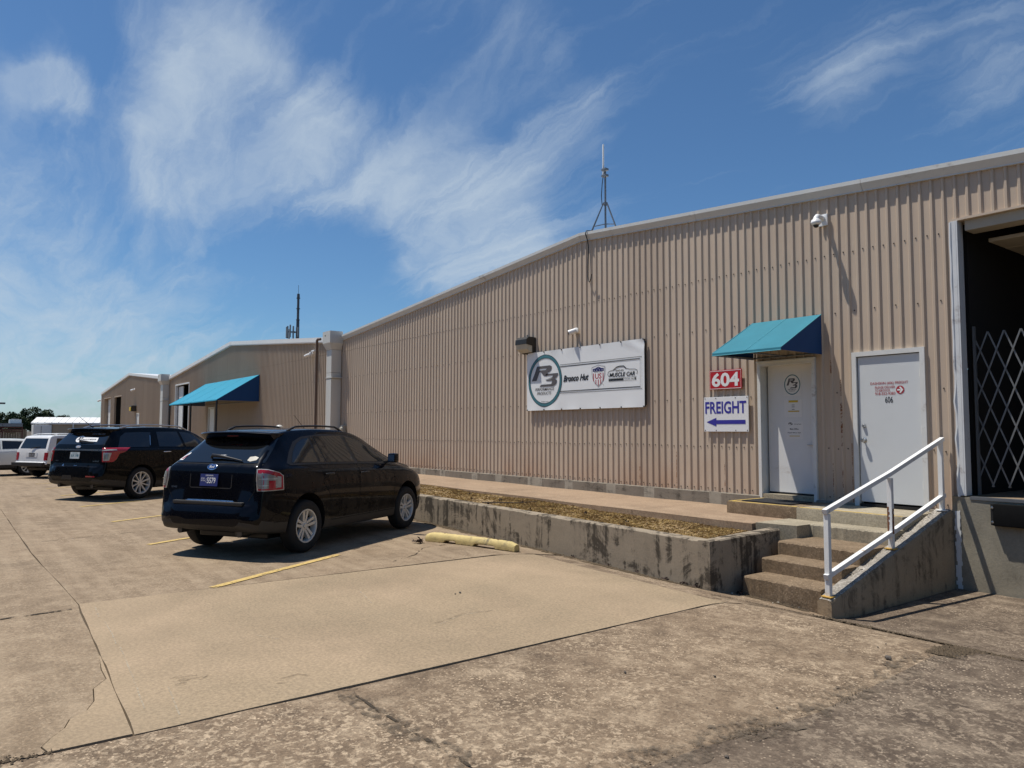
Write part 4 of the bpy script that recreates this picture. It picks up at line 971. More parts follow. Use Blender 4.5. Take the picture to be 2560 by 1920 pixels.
# ------------------------------------------------------------------ awnings
def awning(name, x0, x1, zt, zb, yf, label, matt, mats, posts=(), sag=.012, ns=1):
    o = empty(name, ((x0+x1)/2, WALL, zb)); tag(o, label, 'awning')
    ya = WALL-.035; n, mseg = 24, 8; m = MB()
    for i in range(n+1):
        for j in range(mseg+1):
            u, v = i/n, j/mseg; k = math.sin(math.pi*v)*sag*(.5+.5*abs(math.sin(u*math.pi*(ns+1))))
            m.v.append((x0+u*(x1-x0), ya+(yf-ya)*v, zt+(zb+.03-zt)*v-k))
    for i in range(n):
        for j in range(mseg): a = i*(mseg+1)+j; m.f.append((a, a+mseg+1, a+mseg+2, a+1))
    k = len(m.v); m.v += [(x0+(x1-x0)*i/n, yf-.004, zb-.012) for i in range(n+1)]
    for i in range(n): a = i*(mseg+1)+mseg; m.f.append((a, a+mseg+1, k+i+1, k+i))
    m.build('canopy', matt, o, smooth=35)
    for x in (x0, x1): MB().add([(x, ya, zt), (x, yf, zb+.03), (x, yf-.004, zb-.01), (x, ya, zb-.01)], [(0, 1, 2, 3)]).build('side_panel', mats, o)
    fr = MB(); r = .013
    for x in [x0+.02]+[x0+(x1-x0)*(i+1)/(ns+1) for i in range(ns)]+[x1-.02]:
        fr.tube([(x, ya+.005, zt-.03), (x, yf+.02, zb+.005)], r, 6); fr.tube([(x, ya+.005, zb+.012), (x, yf+.02, zb+.005)], r, 6)
    fr.tube([(x0+.02, yf+.02, zb+.005), (x1-.02, yf+.02, zb+.005)], r, 6); fr.tube([(x0+.02, ya+.01, zb+.012), (x1-.02, ya+.01, zb+.012)], r, 6)
    fr.build('frame', 'galv', o, smooth=50)
    wl = MB()
    for x in (x0, x1): wl.tube([(x, ya, zt), (x, yf, zb+.03)], .006, 6)
    for i in range(ns): x = x0+(x1-x0)*(i+1)/(ns+1); wl.tube([(x, ya+(yf-ya)*j/8, zt+(zb+.03-zt)*j/8-math.sin(math.pi*j/8)*sag*.55+.003) for j in range(9)], .004, 5)
    wl.tube([(x0, yf-.004, zb-.010), (x1, yf-.004, zb-.010)], .006, 6)
    wl.build('welt', 'awn_seam' if matt == 'awn_a' else matt, o)
    for x in posts: MB().cyl((x, yf+.02, .0), (x, yf+.02, zb+.01), .042, 8).build('post', 'blackpl', o)
    return o
awning('door_awning', -7.41, -6.20, 3.46, 2.855, 9.53, 'small turquoise canvas awning over the recessed door', 'awn_a', 'awn_c')
awning('canopy_awning', -40.2, -31.9, 4.05, 2.92, 8.88, 'long bright blue awning on black posts against the brown warehouse', 'awn_b', 'awn_c', (-32.0, -36.1, -40.1), .02, 3)

# ------------------------------------------------------------------ wall fixtures
lp = empty('wall_lamp', (-13.35, WALL-.03, 3.6)); tag(lp, 'dark bronze wall pack lamp over the corner of the banner', 'lamp')
def wpk(x0, x1, prof, mat, nm, par): MB().prism(prof, lambda u, v, w_: (w_, u, v), x0, x1).build(nm, mat, par)
wpk(-13.55, -13.14, [(WALL-.03, 3.79), (WALL-.24, 3.80), (WALL-.30, 3.74), (WALL-.31, 3.63), (WALL-.12, 3.60), (WALL-.12, 3.44), (WALL-.03, 3.43)], 'bronze', 'housing', lp)
wpk(-13.535, -13.155, [(WALL-.122, 3.598), (WALL-.30, 3.628), (WALL-.27, 3.52), (WALL-.17, 3.455), (WALL-.122, 3.45)], 'lens_frost', 'lens', lp)
MB().cyl((-13.34, WALL-.12, 3.79), (-13.34, WALL-.12, 3.86), .016, 8).build('photocell', 'galv', lp)
def bullet(name, x, y, z, dx, label, s=1.0):
    o = empty(name, (x, y, z)); tag(o, label, 'camera')
    b = MB().lathe([(0, 0), (.055*s, 0), (.055*s, -.025*s), (.03*s, -.03*s), (.028*s, -.08*s)], (x, y, z), 'y', 14); b.build('mount', 'wplastic', o, smooth=50)
    q = Vector((x, y-.09*s, z-.02*s)); d_ = Vector((dx, -.75, -.35)).normalized()
    MB().tube([q-d_*.06*s, q-d_*.05*s, q+d_*.06*s, q+d_*.09*s], [.03*s, .045*s, .05*s, .048*s], 14).build('housing', 'wplastic', o, smooth=50)
    MB().tube([q+d_*.085*s, q+d_*.095*s], [.040*s, .040*s], 14).build('lens', 'blackpl', o)
    return o
bullet('security_camera', -11.76, WALL-.03, 3.80, -.55, 'small white bullet camera above the white banner', 1.15)
pz = empty('dome_camera', (-6.11, WALL-.03, 4.9)); tag(pz, 'white dome camera on a bracket high on the tan wall', 'camera')
MB().bbox(-6.19, -6.05, WALL-.06, WALL-.03, 4.81, 4.99, .008).build('back_plate', 'wplastic', pz)
MB().tube([(-6.12, WALL-.05, 4.92), (-6.115, WALL-.15, 4.93), (-6.105, WALL-.24, 4.92), (-6.10, WALL-.275, 4.89), (-6.10, WALL-.28, 4.84)], [.04, .036, .04, .044, .048], 12).build('arm', 'wplastic', pz, smooth=60)
MB().lathe([(0, .05), (.04, .045), (.068, .025), (.072, .0), (.076, -.005), (.072, -.025), (.056, -.044), (.04, -.048)], (-6.10, WALL-.285, 4.83), 'z', 20).build('dome_housing', 'wplastic', pz, smooth=50)
MB().lathe([(.042, -.04), (.04, -.065), (.024, -.085), (0, -.09)], (-6.10, WALL-.285, 4.83), 'z', 16).build('dome_lens', 'blackpl', pz, smooth=60)
wf = empty('camera_pair', (-26.0, WALL, 4.4)); tag(wf, 'pair of white cameras beside the brown pipe on the brown warehouse', 'camera')
MB().bbox(-25.86, -25.62, WALL-.20, WALL-.03, 4.50, 4.57, .02).build('arm', 'wplastic', wf); MB().lathe([(0, .07), (.05, .06), (.065, 0), (.055, -.06)], (-25.9, WALL-.2, 4.45), 'z', 12).build('dome_housing', 'wplastic', wf); MB().tube([(-25.95, WALL-.08, 4.47), (-26.1, WALL-.22, 4.42), (-26.25, WALL-.28, 4.38)], [.035, .05, .045], 10).build('bullet_housing', 'wplastic', wf)
bullet('security_camera', -58.4, WALL-.03, 4.55, -.6, 'white camera under the gable of the farthest warehouse', 1.5)
bullet('security_camera', X0-2*BW-.15, WALL-.03, 4.25, -.9, 'small camera at the outer corner of the farthest warehouse', 1.6)
wl_ = empty('wall_lamp', (-57.9, WALL, 3.1)); tag(wl_, 'yellowed wall lamp above the white door of the farthest warehouse', 'lamp'); MB().bbox(-58.2, -57.6, WALL-.35, WALL-.03, 3.0, 3.4, .03).build('housing', 'bronze', wl_); MB().bbox(-58.15, -57.65, WALL-.40, WALL-.352, 3.02, 3.30, .02).build('lens', 'ink_yellow', wl_)
MB().bbox(-68.0, -67.4, WALL-.06, WALL-.035, 2.0, 2.5, .01)
# downspouts with conductor heads in the valleys
def downspout(xr, label, w_=.62, dp=.46):
    o = empty('downspout', (xr-w_/2, WALL-.2, 0)); tag(o, label, 'downspout')
    y1 = WALL-.035; y0 = y1-dp
    hd = MB(); t, b_, c_ = 5.02, 4.62, 4.40; px0, px1, py0 = xr-w_+.09, xr-.10, y1-.36
    hd.add([(xr-w_, y0, t), (xr, y0, t), (xr, y1, t), (xr-w_, y1, t), (xr-w_, y0, b_), (xr, y0, b_), (xr, y1, b_), (xr-w_, y1, b_), (px0, py0, c_), (px1, py0, c_), (px1, y1, c_), (px0, y1, c_)],
           [(0, 1, 2, 3), (0, 4, 5, 1), (1, 5, 6, 2), (2, 6, 7, 3), (3, 7, 4, 0), (4, 8, 9, 5), (5, 9, 10, 6), (6, 10, 11, 7), (7, 11, 8, 4)])
    hd.build('conductor_head', 'spout', o)
    for za, zb in ((0.0, 3.42), (3.425, 3.62), (3.625, c_)): MB().box(px0+.01, px1-.01, py0+.01, y1, za, zb-.004).build('pipe_length', 'spout', o)
    MB().box(px0-.004, px1+.07, py0-.004, y1, 3.44, 3.475).build('strap', 'spout', o)
    MB().box(px0+.1, px0+.17, y0-.004, y0+.001, 4.86, 4.90).build('sticker', 'leaf', o)
    return o
downspout(-23.52, 'white square downspout with box head between the tan and brown warehouses')
downspout(-48.0, 'white square downspout with box head where the two brown warehouses meet', .8, .5)
o = one('service_pipe', MB().tube([(-24.30, WALL-.50, 4.80), (-24.42, WALL-.55, 4.80), (-24.46, WALL-.56, 4.76), (-24.46, WALL-.56, .02)], .045, 8), 'brown_pipe', 'thin brown pipe standing before the brown warehouse beside the downspout', 'pipe', (-24.46, WALL-.56, 0), smooth=50)
MB().bbox(-23.42, -23.28, WALL-.14, WALL-.03, 1.72, 1.98, .01)
mt = empty('electric_meter', (-23.3, WALL-.05, 1.6)); tag(mt, 'grey electric meter box on the tan wall beside the downspout', 'meter'); MB().bbox(-23.38, -23.14, WALL-.15, WALL-.03, 1.45, 1.85, .01).build('box', 'galv', mt); MB().lathe([(0, -.05), (.07, -.045), (.085, 0)], (-23.26, WALL-.15, 1.72), 'y', 14).build('dial_glass', 'lens_frost', mt); MB().tube([(-23.26, WALL-.09, 1.45), (-23.26, WALL-.09, .5)], .02, 8).build('conduit', 'galv', mt)
vp = empty('vent_pipe', (-26.6, 9.6, .46)); tag(vp, 'grey vent pipe with mushroom cap before the brown warehouse', 'pipe'); MB().cyl((-26.6, 9.6, .2), (-26.6, 9.6, 1.72), .055, 12).build('pipe', 'trim_grey', vp); MB().lathe([(.07, 1.70), (.14, 1.76), (.13, 1.82), (.06, 1.87), (0, 1.88)], (-26.6, 9.6, 0), 'z', 16).build('cap', 'trim_grey', vp, smooth=60)
# cable hanging over the roof edge
pts = [(-11.60, 11.2, 5.90), (-11.33, 10.70, 5.875), (-11.36, WALL-.115, 5.855), (-11.378, WALL-.125, 5.79), (-11.372, WALL-.07, 5.66), (-11.362, WALL-.05, 5.5), (-11.382, WALL-.048, 5.1), (-11.384, WALL-.05, 4.90), (-11.36, WALL-.06, 4.80), (-11.30, WALL-.08, 4.765), (-11.24, WALL-.10, 4.82), (-11.20, WALL-.12, 4.91)]
one('loose_cable', MB().tube(pts, .011, 6), 'blackpl', 'loose black cable hanging over the roof edge down the tan wall', 'cable', (-11.4, WALL-.05, 5.8), smooth=60)
# roof antenna on a tripod
an = empty('roof_antenna', (-11.88, 11.6, 5.85)); tag(an, 'whip antenna on a steel tripod standing on the warehouse roof ridge', 'antenna')
ax, ay = -11.89, 11.6
MB().cyl((ax, ay, 5.86), (ax, ay, 7.50), .022, 10).build('mast', 'galv', an, smooth=50); MB().tube([(ax-.03, ay-.03, 7.42), (ax-.03, ay-.03, 7.6), (ax-.03, ay-.03, 8.10), (ax-.03, ay-.03, 8.13)], [.022, .022, .019, .008], 10).build('whip', 'trim_white', an, smooth=50)
for z in (7.40, 7.54): MB().bbox(ax-.07, ax+.06, ay-.06, ay+.05, z-.025, z+.025, .006).build('clamp', 'galv', an)
MB().lathe([(.04, -.03), (.05, -.03), (.05, .03), (.04, .03)], (ax, ay, 6.76), 'z', 12).build('collar', 'galv', an)
for k in range(3):
    a = R(100+120*k); ex, ey = ax+.46*math.cos(a), ay+.46*math.sin(a)
    if k == 0: ex, ey = ax+.43, ay+.05
    if k == 1: ex, ey = ax-.32, ay+.35
    if k == 2: ex, ey = ax-.22, ay-.40
    zb = gable(ex, X0)
    MB().bar((ax+(ex-ax)*.1, ay+(ey-ay)*.1, 6.77), (ex, ey, zb), .024, .024).build('leg', 'galv', an); MB().bar((ax, ay, 6.30), (ax+(ex-ax)*.62, ay+(ey-ay)*.62, 6.77+(zb-6.77)*.57), .018, .018).build('brace', 'galv', an)
MB().tube([(ax-.03, ay-.03, 7.42), (ax-.05, ay-.05, 7.2), (ax-.075, ay-.05, 6.95), (ax-.05, ay-.05, 6.7), (ax-.12, ay-.2, 6.3), (ax-.18, ay-.35, 5.92)], .010, 6).build('feed_cable', 'blackpl', an)

# ------------------------------------------------------------------ wheel stop
ws_ = empty('wheel_stop', (-9.2, 6.2, 0)); tag(ws_, 'chipped yellow concrete wheel stop lying by the planter', 'wheel stop')
A, B = Vector((-9.95, 5.93)), Vector((-8.47, 6.50)); dd = (B-A).normalized(); ss = Vector((-dd.y, dd.x)); Ln = (B-A).length; m = MB(); n = 60
sec = [(-.075, 0), (-.078, .05), (-.066, .10), (-.03, .128), (.03, .128), (.066, .10), (.078, .05), (.075, 0)]
for i in range(n+1):
    u = i/n; e = min(1, .45+min(u, 1-u)*9); und = .035 if (.22 < u < .36 or .56 < u < .80) else 0
    for (s_, z) in sec:
        k = 1 if e >= 1 else (.86+.14*e); p = A+dd*(u*Ln)+ss*(s_*k); zz = (z*(.55+.45*e) if z > .06 else max(z*k, und if z < .06 else 0))
        m.v.append((p.x+random.gauss(0, .0016), p.y+random.gauss(0, .0016), gz(p.x, p.y)+.004+zz+random.gauss(0, .0022)))
for i in range(n):
    for k in range(8): m.f.append((i*8+k, i*8+8+k, i*8+8+(k+1) % 8, i*8+(k+1) % 8))
m.f += [tuple(range(8)), tuple(n*8+k for k in range(7, -1, -1))]
m.build('block', 'stop_yellow', ws_, smooth=50)
for u in (.2, .8):
    p = A+dd*(u*Ln); MB().lathe([(0, .137), (.012, .136), (.014, .130), (.014, .11)], (p.x, p.y, gz(p.x, p.y)), 'z', 8).build('pin', 'rust', ws_)

# ------------------------------------------------------------------ vehicles
def pchip(tab):
    xs = np.array([p[0] for p in tab], float); ys = np.array([p[1] for p in tab], float); h = np.diff(xs); dl = np.diff(ys)/h; d = np.zeros(len(xs))
    for i in range(1, len(xs)-1):
        if dl[i-1]*dl[i] > 0:
            w1, w2 = 2*h[i]+h[i-1], h[i]+2*h[i-1]; d[i] = (w1+w2)/(w1/dl[i-1]+w2/dl[i])
    d[0], d[-1] = dl[0], dl[-1]
    def f(x):
        x = min(max(x, xs[0]), xs[-1]); i = min(len(h)-1, int(np.searchsorted(xs, x, 'right'))-1); t = (x-xs[i])/h[i]
        return float(ys[i]*(1+2*t)*(1-t)**2+h[i]*d[i]*t*(1-t)**2+ys[i+1]*t*t*(3-2*t)+h[i]*d[i+1]*t*t*(t-1))
    return f
def crom(P, sub):
    P = [np.array(p, float) for p in P]; out = []
    Q = [2*P[0]-P[1]]+P+[2*P[-1]-P[-2]]
    for i in range(1, len(Q)-2):
        p0, p1, p2, p3 = Q[i-1:i+3]
        for k in range(sub):
            t = k/sub; out.append(.5*((2*p1)+(-p0+p2)*t+(2*p0-5*p1+4*p2-p3)*t*t+(-p0+3*p1-3*p2+p3)*t**3))
    out.append(P[-1]); return out
class Car:
    def __init__(s, name, label, cat, loc, heading, spec):
        s.sp = spec; ang = math.atan2(heading[1], heading[0])
        s.root = empty(name, loc, ang); tag(s.root, label, cat); s.z0 = 0
        s.body()
    def part(s, mb, name, mat, par=None, smooth=None, fix=True): return mb.build(name, mat, par or s.root, smooth, True, fix)
    def body(s):
        sp = s.sp; T = {k: pchip(sp[k]) for k in ('top', 'bot', 'wid', 'roof', 'belt')}; s.T = T; Lx = sp['top'][-1][0]; s.L = Lx
        xs = sorted(set([round(p[0], 3) for k in ('top', 'wid') for p in sp[k]]+[round(i*.07, 3) for i in range(int(Lx/.07)+1)]+[Lx]))
        xs2 = [xs[0]]
        for x in xs[1:]:
            if x-xs2[-1] > .012: xs2.append(x)
        sub = 3; rowsP = None; V = []; flare = sp.get('flare', .012)
        for x in xs2:
            zt, zb, yw, yr, zl = T['top'](x), T['bot'](x), T['wid'](x), T['roof'](x), T['belt'](x)
            zl = min(zl, zt-.05); yr = min(yr, yw-.03); zl = max(zl, zb+.12)
            dr = min(sp.get('round', .06), (zt-zl)*.5); zm = min(sp.get('zwide', .72), zb+.62*(zl-zb)); z3 = min(zb+.22, zb+.5*(zm-zb)+.02)
            sh = sp.get('shoulder', .055)*min(1, (zt-zl)/.25+.3)
            ar = 0
            for wx in sp['axles']: ar = max(ar, math.exp(-((x-wx)/.42)**4))
            yb = yw-sh
            pts = [(0, zb), (.55*yw, zb), (yw-.09, zb+.005), (yw-.03+flare*ar*.5, zb+.06), (yw-.006+flare*ar, z3), (yw+flare*ar, zm), (yw-.012+flare*.4*ar, zl-.09 if zl-.09 > zm else (zm+zl)/2), (yb, zl),
                   (yb+(yr-yb)*.5+sp.get('bow', .012), zl+(zt-dr-zl)*.5), (yr+.012, zt-dr), (yr-.05, zt-dr*.28), (yr*.55, zt-.004), (0, zt)]
            V.append(crom(pts, sub))
        n = len(V[0]); s.nrow = n; mb = MB(); NV = len(V)
        full = 2*(n-1)
        for i, x in enumerate(xs2):
            ring = [(x, p[0], p[1]) for p in V[i]]+[(x, -p[0], p[1]) for p in V[i][-2:0:-1]]
            mb.v += ring
        fm = []
        cl = sp.get('cladrow', 4)*sub-1
        for i in range(NV-1):
            for k in range(full):
                kk = k if k < n-1 else full-1-k
                mb.f.append((i*full+k, i*full+(k+1) % full, (i+1)*full+(k+1) % full, (i+1)*full+k)); fm.append(1 if kk < cl else 0)
        mb.f += [tuple(range(full))[::-1], tuple((NV-1)*full+k for k in range(full))]; fm += [0, 0]
        me = bpy.data.meshes.new('body'); me.from_pydata(mb.v, [], mb.f)
        for q in (sp['paint'], sp.get('clad', 'clad'), 'blackpl'): me.materials.append(M[q])
        me.polygons.foreach_set('material_index', fm)
        bm = bmesh.new(); bm.from_mesh(me); bmesh.ops.recalc_face_normals(bm, faces=bm.faces); bm.to_mesh(me); bm.free()
        ob = bpy.data.objects.new('body', me); COL.objects.link(ob)
        cm = MB()
        for wx in sp['axles']:
            for sg in (-1, 1): cm.cyl((wx, sg*.50, sp['rt']+.01), (wx, sg*1.3, sp['rt']+.01), sp['rt']+sp.get('archgap', .055), 40)
        co = cm.build('cutter', 'blackpl'); md = ob.modifiers.new('b', 'BOOLEAN'); md.operation = 'DIFFERENCE'; md.object = co; md.solver = 'EXACT'; md.material_mode = 'TRANSFER'
        dg = bpy.context.evaluated_depsgraph_get(); dg.update()
        nm = bpy.data.meshes.new_from_object(ob.evaluated_get(dg)); bpy.data.objects.remove(ob); bpy.data.objects.remove(co)
        bm = bmesh.new(); bm.from_mesh(nm); s.bvh = BVHTree.FromBMesh(bm)
        slots = [m_.name for m_ in nm.materials]
        # split by material into parts
        for nme, key in (('body', sp['paint']), ('lower_cladding', sp.get('clad', 'clad')), ('wheel_well', 'blackpl')):
            b2 = bm.copy(); idx = [i for i, q in enumerate(slots) if q == M[key].name]
            bmesh.ops.delete(b2, geom=[f for f in b2.faces if f.material_index not in idx], context='FACES')
            if not b2.faces: b2.free(); continue
            for f in b2.faces: f.material_index = 0; f.smooth = True
            m2 = bpy.data.meshes.new(nme); b2.to_mesh(m2); b2.free(); m2.materials.append(M[key]); m2.set_sharp_from_angle(angle=R(42))
            o2 = bpy.data.objects.new(nme, m2); COL.objects.link(o2); o2.parent = s.root
            if nme == 'wheel_well':
                src = o2; bpy.data.objects.remove(src)
                for wx in sp['axles']:
                    for sgn in (-1, 1):
                        b3 = bmesh.new(); b3.from_mesh(m2)
                        bmesh.ops.delete(b3, geom=[f for f in b3.faces if f.calc_center_median().y*sgn < 0 or abs(f.calc_center_median().x-wx) > .8], context='FACES')
                        m3 = bpy.data.meshes.new(nme); b3.to_mesh(m3); b3.free(); m3.materials.append(M[key]) if not m3.materials else None
                        o3 = bpy.data.objects.new(nme, m3); COL.objects.link(o3); o3.parent = s.root
            if nme == 'body': s.bo = o2
        bm.free()
    def cast(s, p, d, off):
        d = Vector(d); o = Vector(p)-d*3
        h = s.bvh.ray_cast(o, d)
        if h[0] is None: return None
        n = h[1] if h[1].dot(d) < 0 else -h[1]
        return h[0]+n*off
    def fr(s, d):
        d = Vector(d).normalized(); lat = Vector((0, 0, 1)).cross(d).normalized(); return d, lat
    def patch(s, name, pts, d, mat, off=.004, step=.06, par=None, skirt=.0, smooth=60):
        """a panel cut to a 3D outline and laid on the body along direction d"""
        d, lat = s.fr(d); up = Vector((0, 0, 1)); c = Vector(pts[0])
        poly = [((Vector(p)).dot(lat), p[2]) for p in pts]
        v, f, n = tri2d(poly, step); m = MB(); ok = {}
        for i, (a, b) in enumerate(v):
            q = s.cast(lat*a+up*b, d, off)
            if q is None: q = Vector(lat*a+up*b)+d*999
            m.v.append(tuple(q))
        good = [abs(q[0]) < 50 and abs(q[1]) < 50 for q in m.v]
        m.f = [t for t in f if all(good[i] for i in t)]
        if skirt:
            k = len(m.v); m.v += [tuple(Vector(m.v[i])+d*skirt) for i in range(n)]; m.f += [(i, (i+1) % n, k+(i+1) % n, k+i) for i in range(n) if good[i] and good[(i+1) % n]]
        return s.part(m, name, mat, par, smooth)
    def side(s, name, poly, mat, off=.004, par=None, step=.07, both=True):
        for sg in ((-1, 1) if both else (-1,)):
            s.patch(name, [(x, sg*1.5, z) for x, z in poly], (0, -sg, 0), mat, off, step, par)
    def rear(s, name, poly, mat, off=.004, par=None, step=.07, skirt=0.0): return s.patch(name, [(0, y, z) for y, z in poly], (1, 0, 0), mat, off, step, par, skirt)
    def line(s, name, pts, d, mat, wd=.006, off=.003, par=None, seg=.05):
        d, lat = s.fr(d); P = [Vector(p) for p in pts]; out = []
        for i in range(len(P)-1):
            k = max(1, int((P[i+1]-P[i]).length/seg)); out += [P[i].lerp(P[i+1], j/k) for j in range(k)]
        out.append(P[-1]); m = MB(); n = 0
        for i, p in enumerate(out):
            t = (out[min(i+1, len(out)-1)]-out[max(i-1, 0)]).normalized(); w_ = d.cross(t).normalized()*wd/2
            a, b = s.cast(p-d*(p.dot(d))+w_, d, off), s.cast(p-d*(p.dot(d))-w_, d, off)
            if a is None or b is None: continue
            m.v += [tuple(a), tuple(b)]; n += 1
        m.f = [(2*i, 2*i+2, 2*i+3, 2*i+1) for i in range(n-1)]
        return s.part(m, name, mat, par)
    def words(s, name, txt, c, wd, ht, d, mat, off=.006, bold=.02, shear=0.0, par=None):
        d, lat = s.fr(d); vs, fs, _ = text_mesh(txt, bold, shear); m = MB(); c = Vector(c)
        for p in vs:
            q = s.cast(c-d*c.dot(d)-lat*((p[0]-.5)*wd)+Vector((0, 0, (p[1]-.5)*ht)), d, off); m.v.append(tuple(q) if q else tuple(c))
        m.f = fs; return s.part(m, name, mat, par, None, False)
    def wheel(s, wx, sg, spokes, rr):
        sp = s.sp; rt, tw = sp['rt'], sp.get('tw', .235); yo = T_ = s.T['wid'](wx)+.004; y1 = sg*yo; y0 = sg*(yo-tw); g = -sg
        P = lambda r_, d_: (r_, (yo-d_)*sg)
        hubm = MB().lathe([(r_, y_) for r_, y_ in (P(.0, .035), P(.030, .035), P(.034, .045), P(.034, .075))], (wx, 0, rt), 'y', 20)
        for k in range(5):
            a = 2*math.pi*(k+.5)/5; hubm.lathe([(.0, sg*(yo-.045)), (.009, sg*(yo-.047)), (.009, sg*(yo-.075))], (wx+.058*math.cos(a), 0, rt+.058*math.sin(a)), 'y', 6)
        w_ = s.part(hubm, 'wheel', 'alloy', None, 40)
        ty = MB().lathe([P(rr+.008, .016), P(rr+.02, .006), P(rr+.045, .000), P(rt-.045, .004), P(rt-.018, .018), P(rt-.004, .04), P(rt, .07), P(rt, tw-.07), P(rt-.004, tw-.04), P(rt-.045, tw-.005), P(rr, tw)], (wx, 0, rt), 'y', 44)
        for k in range(44):                       # tread grooves
            pass
        s.part(ty, 'tyre', 'tyre', w_, 40)
        rm = MB().lathe([P(rr+.012, .017), P(rr+.004, .012), P(rr-.010, .016), P(rr-.016, .03), P(rr-.024, .10), P(rr-.03, tw)], (wx, 0, rt), 'y', 44)
        if spokes[0] == 'double':
            for k in range(5):
                a = math.pi/2+2*math.pi*k/5+spokes[1]
                for e in (-1, 1):
                    r0, r1 = .050, rr-.012; hw0, hw1 = .017, .022; of0, of1 = .021*e, .040*e
                    q = []
                    for (r_, o_, h_, dp) in ((r0, of0, hw0, .052), (r1, of1, hw1, .030)):
                        for hh, dd_ in ((-h_, dp), (h_, dp), (h_*1.1, dp+.05), (-h_*1.1, dp+.05)):
                            t_ = o_+hh; q.append((wx+r_*math.cos(a)-t_*math.sin(a), sg*(yo-dd_), rt+r_*math.sin(a)+t_*math.cos(a)))
                    rm.add(q, [(0, 1, 5, 4), (1, 2, 6, 5), (2, 3, 7, 6), (3, 0, 4, 7)])
        else:
            ns = spokes[1]
            for k in range(ns):
                a = math.pi/2+2*math.pi*k/ns; q = []
                hw = (.012, spokes[2]) if k % 2 == 0 or not spokes[3] else (.009, spokes[2]*.72)
                for (r_, h_, dp) in ((.045, hw[0]*1.5, .045), (rr*.6, hw[0]*1.3, .045), (rr-.012, hw[1], .028)):
                    for hh, dd_ in ((-h_, dp), (h_, dp), (h_, dp+.045), (-h_, dp+.045)): q.append((wx+r_*math.cos(a)-hh*math.sin(a), sg*(yo-dd_), rt+r_*math.sin(a)+hh*math.cos(a)))
                rm.add(q, [(j+b_, j+(b_+1) % 4, j+4+(b_+1) % 4, j+4+b_) for j in (0, 4) for b_ in range(4)])
        rm.lathe([P(.0, .05), P(.055, .048), P(.07, .056), P(.074, .09)], (wx, 0, rt), 'y', 24)
        s.part(rm, 'rim', 'alloy', w_, 35)
        bk = MB().lathe([P(.0, .105), P(rr-.02, .105), P(rr-.02, .12)], (wx, 0, rt), 'y', 30); s.part(bk, 'brake_disc', 'alloy_dark', w_)
    def wheels(s, spokes, rr):
        for wx in s.sp['axles']:
            for sg in (-1, 1): s.wheel(wx, sg, spokes, rr)
    def plate(s, yc, zc, face, ang=.12):
        q = s.cast((0, yc, zc), (1, 0, 0), .02); x = q.x
        def fn(u, v, o=0): return (x+v*math.tan(ang)-o, yc-u, zc+v)
        m = MB(); a, b = .1525, .0765; m.add([fn(-a, -b), fn(a, -b), fn(a, b), fn(-a, b), fn(-a, -b, -.012), fn(a, -b, -.012), fn(a, b, -.012), fn(-a, b, -.012)], [(0, 1, 2, 3), (4, 5, 6, 7), (0, 1, 5, 4), (1, 2, 6, 5), (2, 3, 7, 6), (3, 0, 4, 7)])
        return s.part(m, 'license_plate', face), fn
    def handle(s, x, z, mat='blackpl', ln=.20):
        for sg in (-1, 1):
            m = MB(); pts = []
            for u in (-1, -.8, -.3, .3, .8, 1):
                q = s.cast((x+u*ln/2, sg*1.5, z), (0, -sg, 0), .008 if abs(u) == 1 else .038); pts.append(q)
            s.part(m.tube(pts, [.008, .013, .014, .014, .013, .008], 8), 'door_handle', mat, None, 60)
    def mirror(s, x, z, sz=(.10, .16, .15)):
        for sg in (-1, 1):
            q = s.cast((x, sg*1.5, z), (0, -sg, 0), 0); y = q.y; m = MB(); a, b, c = sz
            m.bbox(x-.01, x+.12, min(y+sg*.09, y+sg*(.09+b)), max(y+sg*.09, y+sg*(.09+b)), z-.01, z-.01+c, .035); o = s.part(m, 'mirror', s.sp['paint'], None, 50)
            s.part(MB().bar((x+.05, y-sg*.03, z-.02), (x+.05, y+sg*.13, z+.02), .06, .035), 'mirror_stalk', 'blackpl', o)
            s.part(MB().box(x-.014, x-.0105, min(y+sg*.11, y+sg*(.07+b)), max(y+sg*.11, y+sg*(.07+b)), z+.01, z+c-.03), 'mirror_glass', 'chrome', o)
    def rails(s, x0, x1, y, mat, h=.055, r=.016):
        for sg in (-1, 1):
            pts = []
            for u in (0, .06, .14, .3, .5, .7, .86, .94, 1):
                x = x0+(x1-x0)*u; q = s.cast((x, sg*y, 0), (0, 0, -1), 0) if False else None
                hit = s.bvh.ray_cast(Vector((x, sg*y, 4)), Vector((0, 0, -1)))[0]; k = min(1, min(u, 1-u)/.13); pts.append((x, sg*y, hit.z+h*k-.004))
            s.part(MB().tube(pts, [r*1.1, r*1.2, r, r, r, r, r, r*1.2, r*1.1], 8), 'roof_rail', mat, None, 60)
    def frontend(s, zh, yh, ht=.14):
        L_ = s.L
        for sg in (-1, 1): s.patch('headlight', [(0, sg*(yh-.22), zh), (0, sg*yh, zh+.02), (0, sg*yh, zh+ht), (0, sg*(yh-.22), zh+ht*.8)], (-1, 0, 0), 'lamp_clear', .006)
        s.patch('grille', [(0, -.42, zh-.12), (0, .42, zh-.12), (0, .42, zh+.10), (0, -.42, zh+.10)], (-1, 0, 0), 'chrome', .006)
HDG = (-.515, .857)
def axle_loc(px, py, off, sp_):
    """origin (rear bumper centre on the ground) from the right rear wheel's contact point"""
    left = Vector((-HDG[1], HDG[0])); h = Vector(HDG); c = Vector((px, py))+left*off-h*sp_['axles'][0]; return (c.x, c.y, gz(c.x, c.y)+.006)
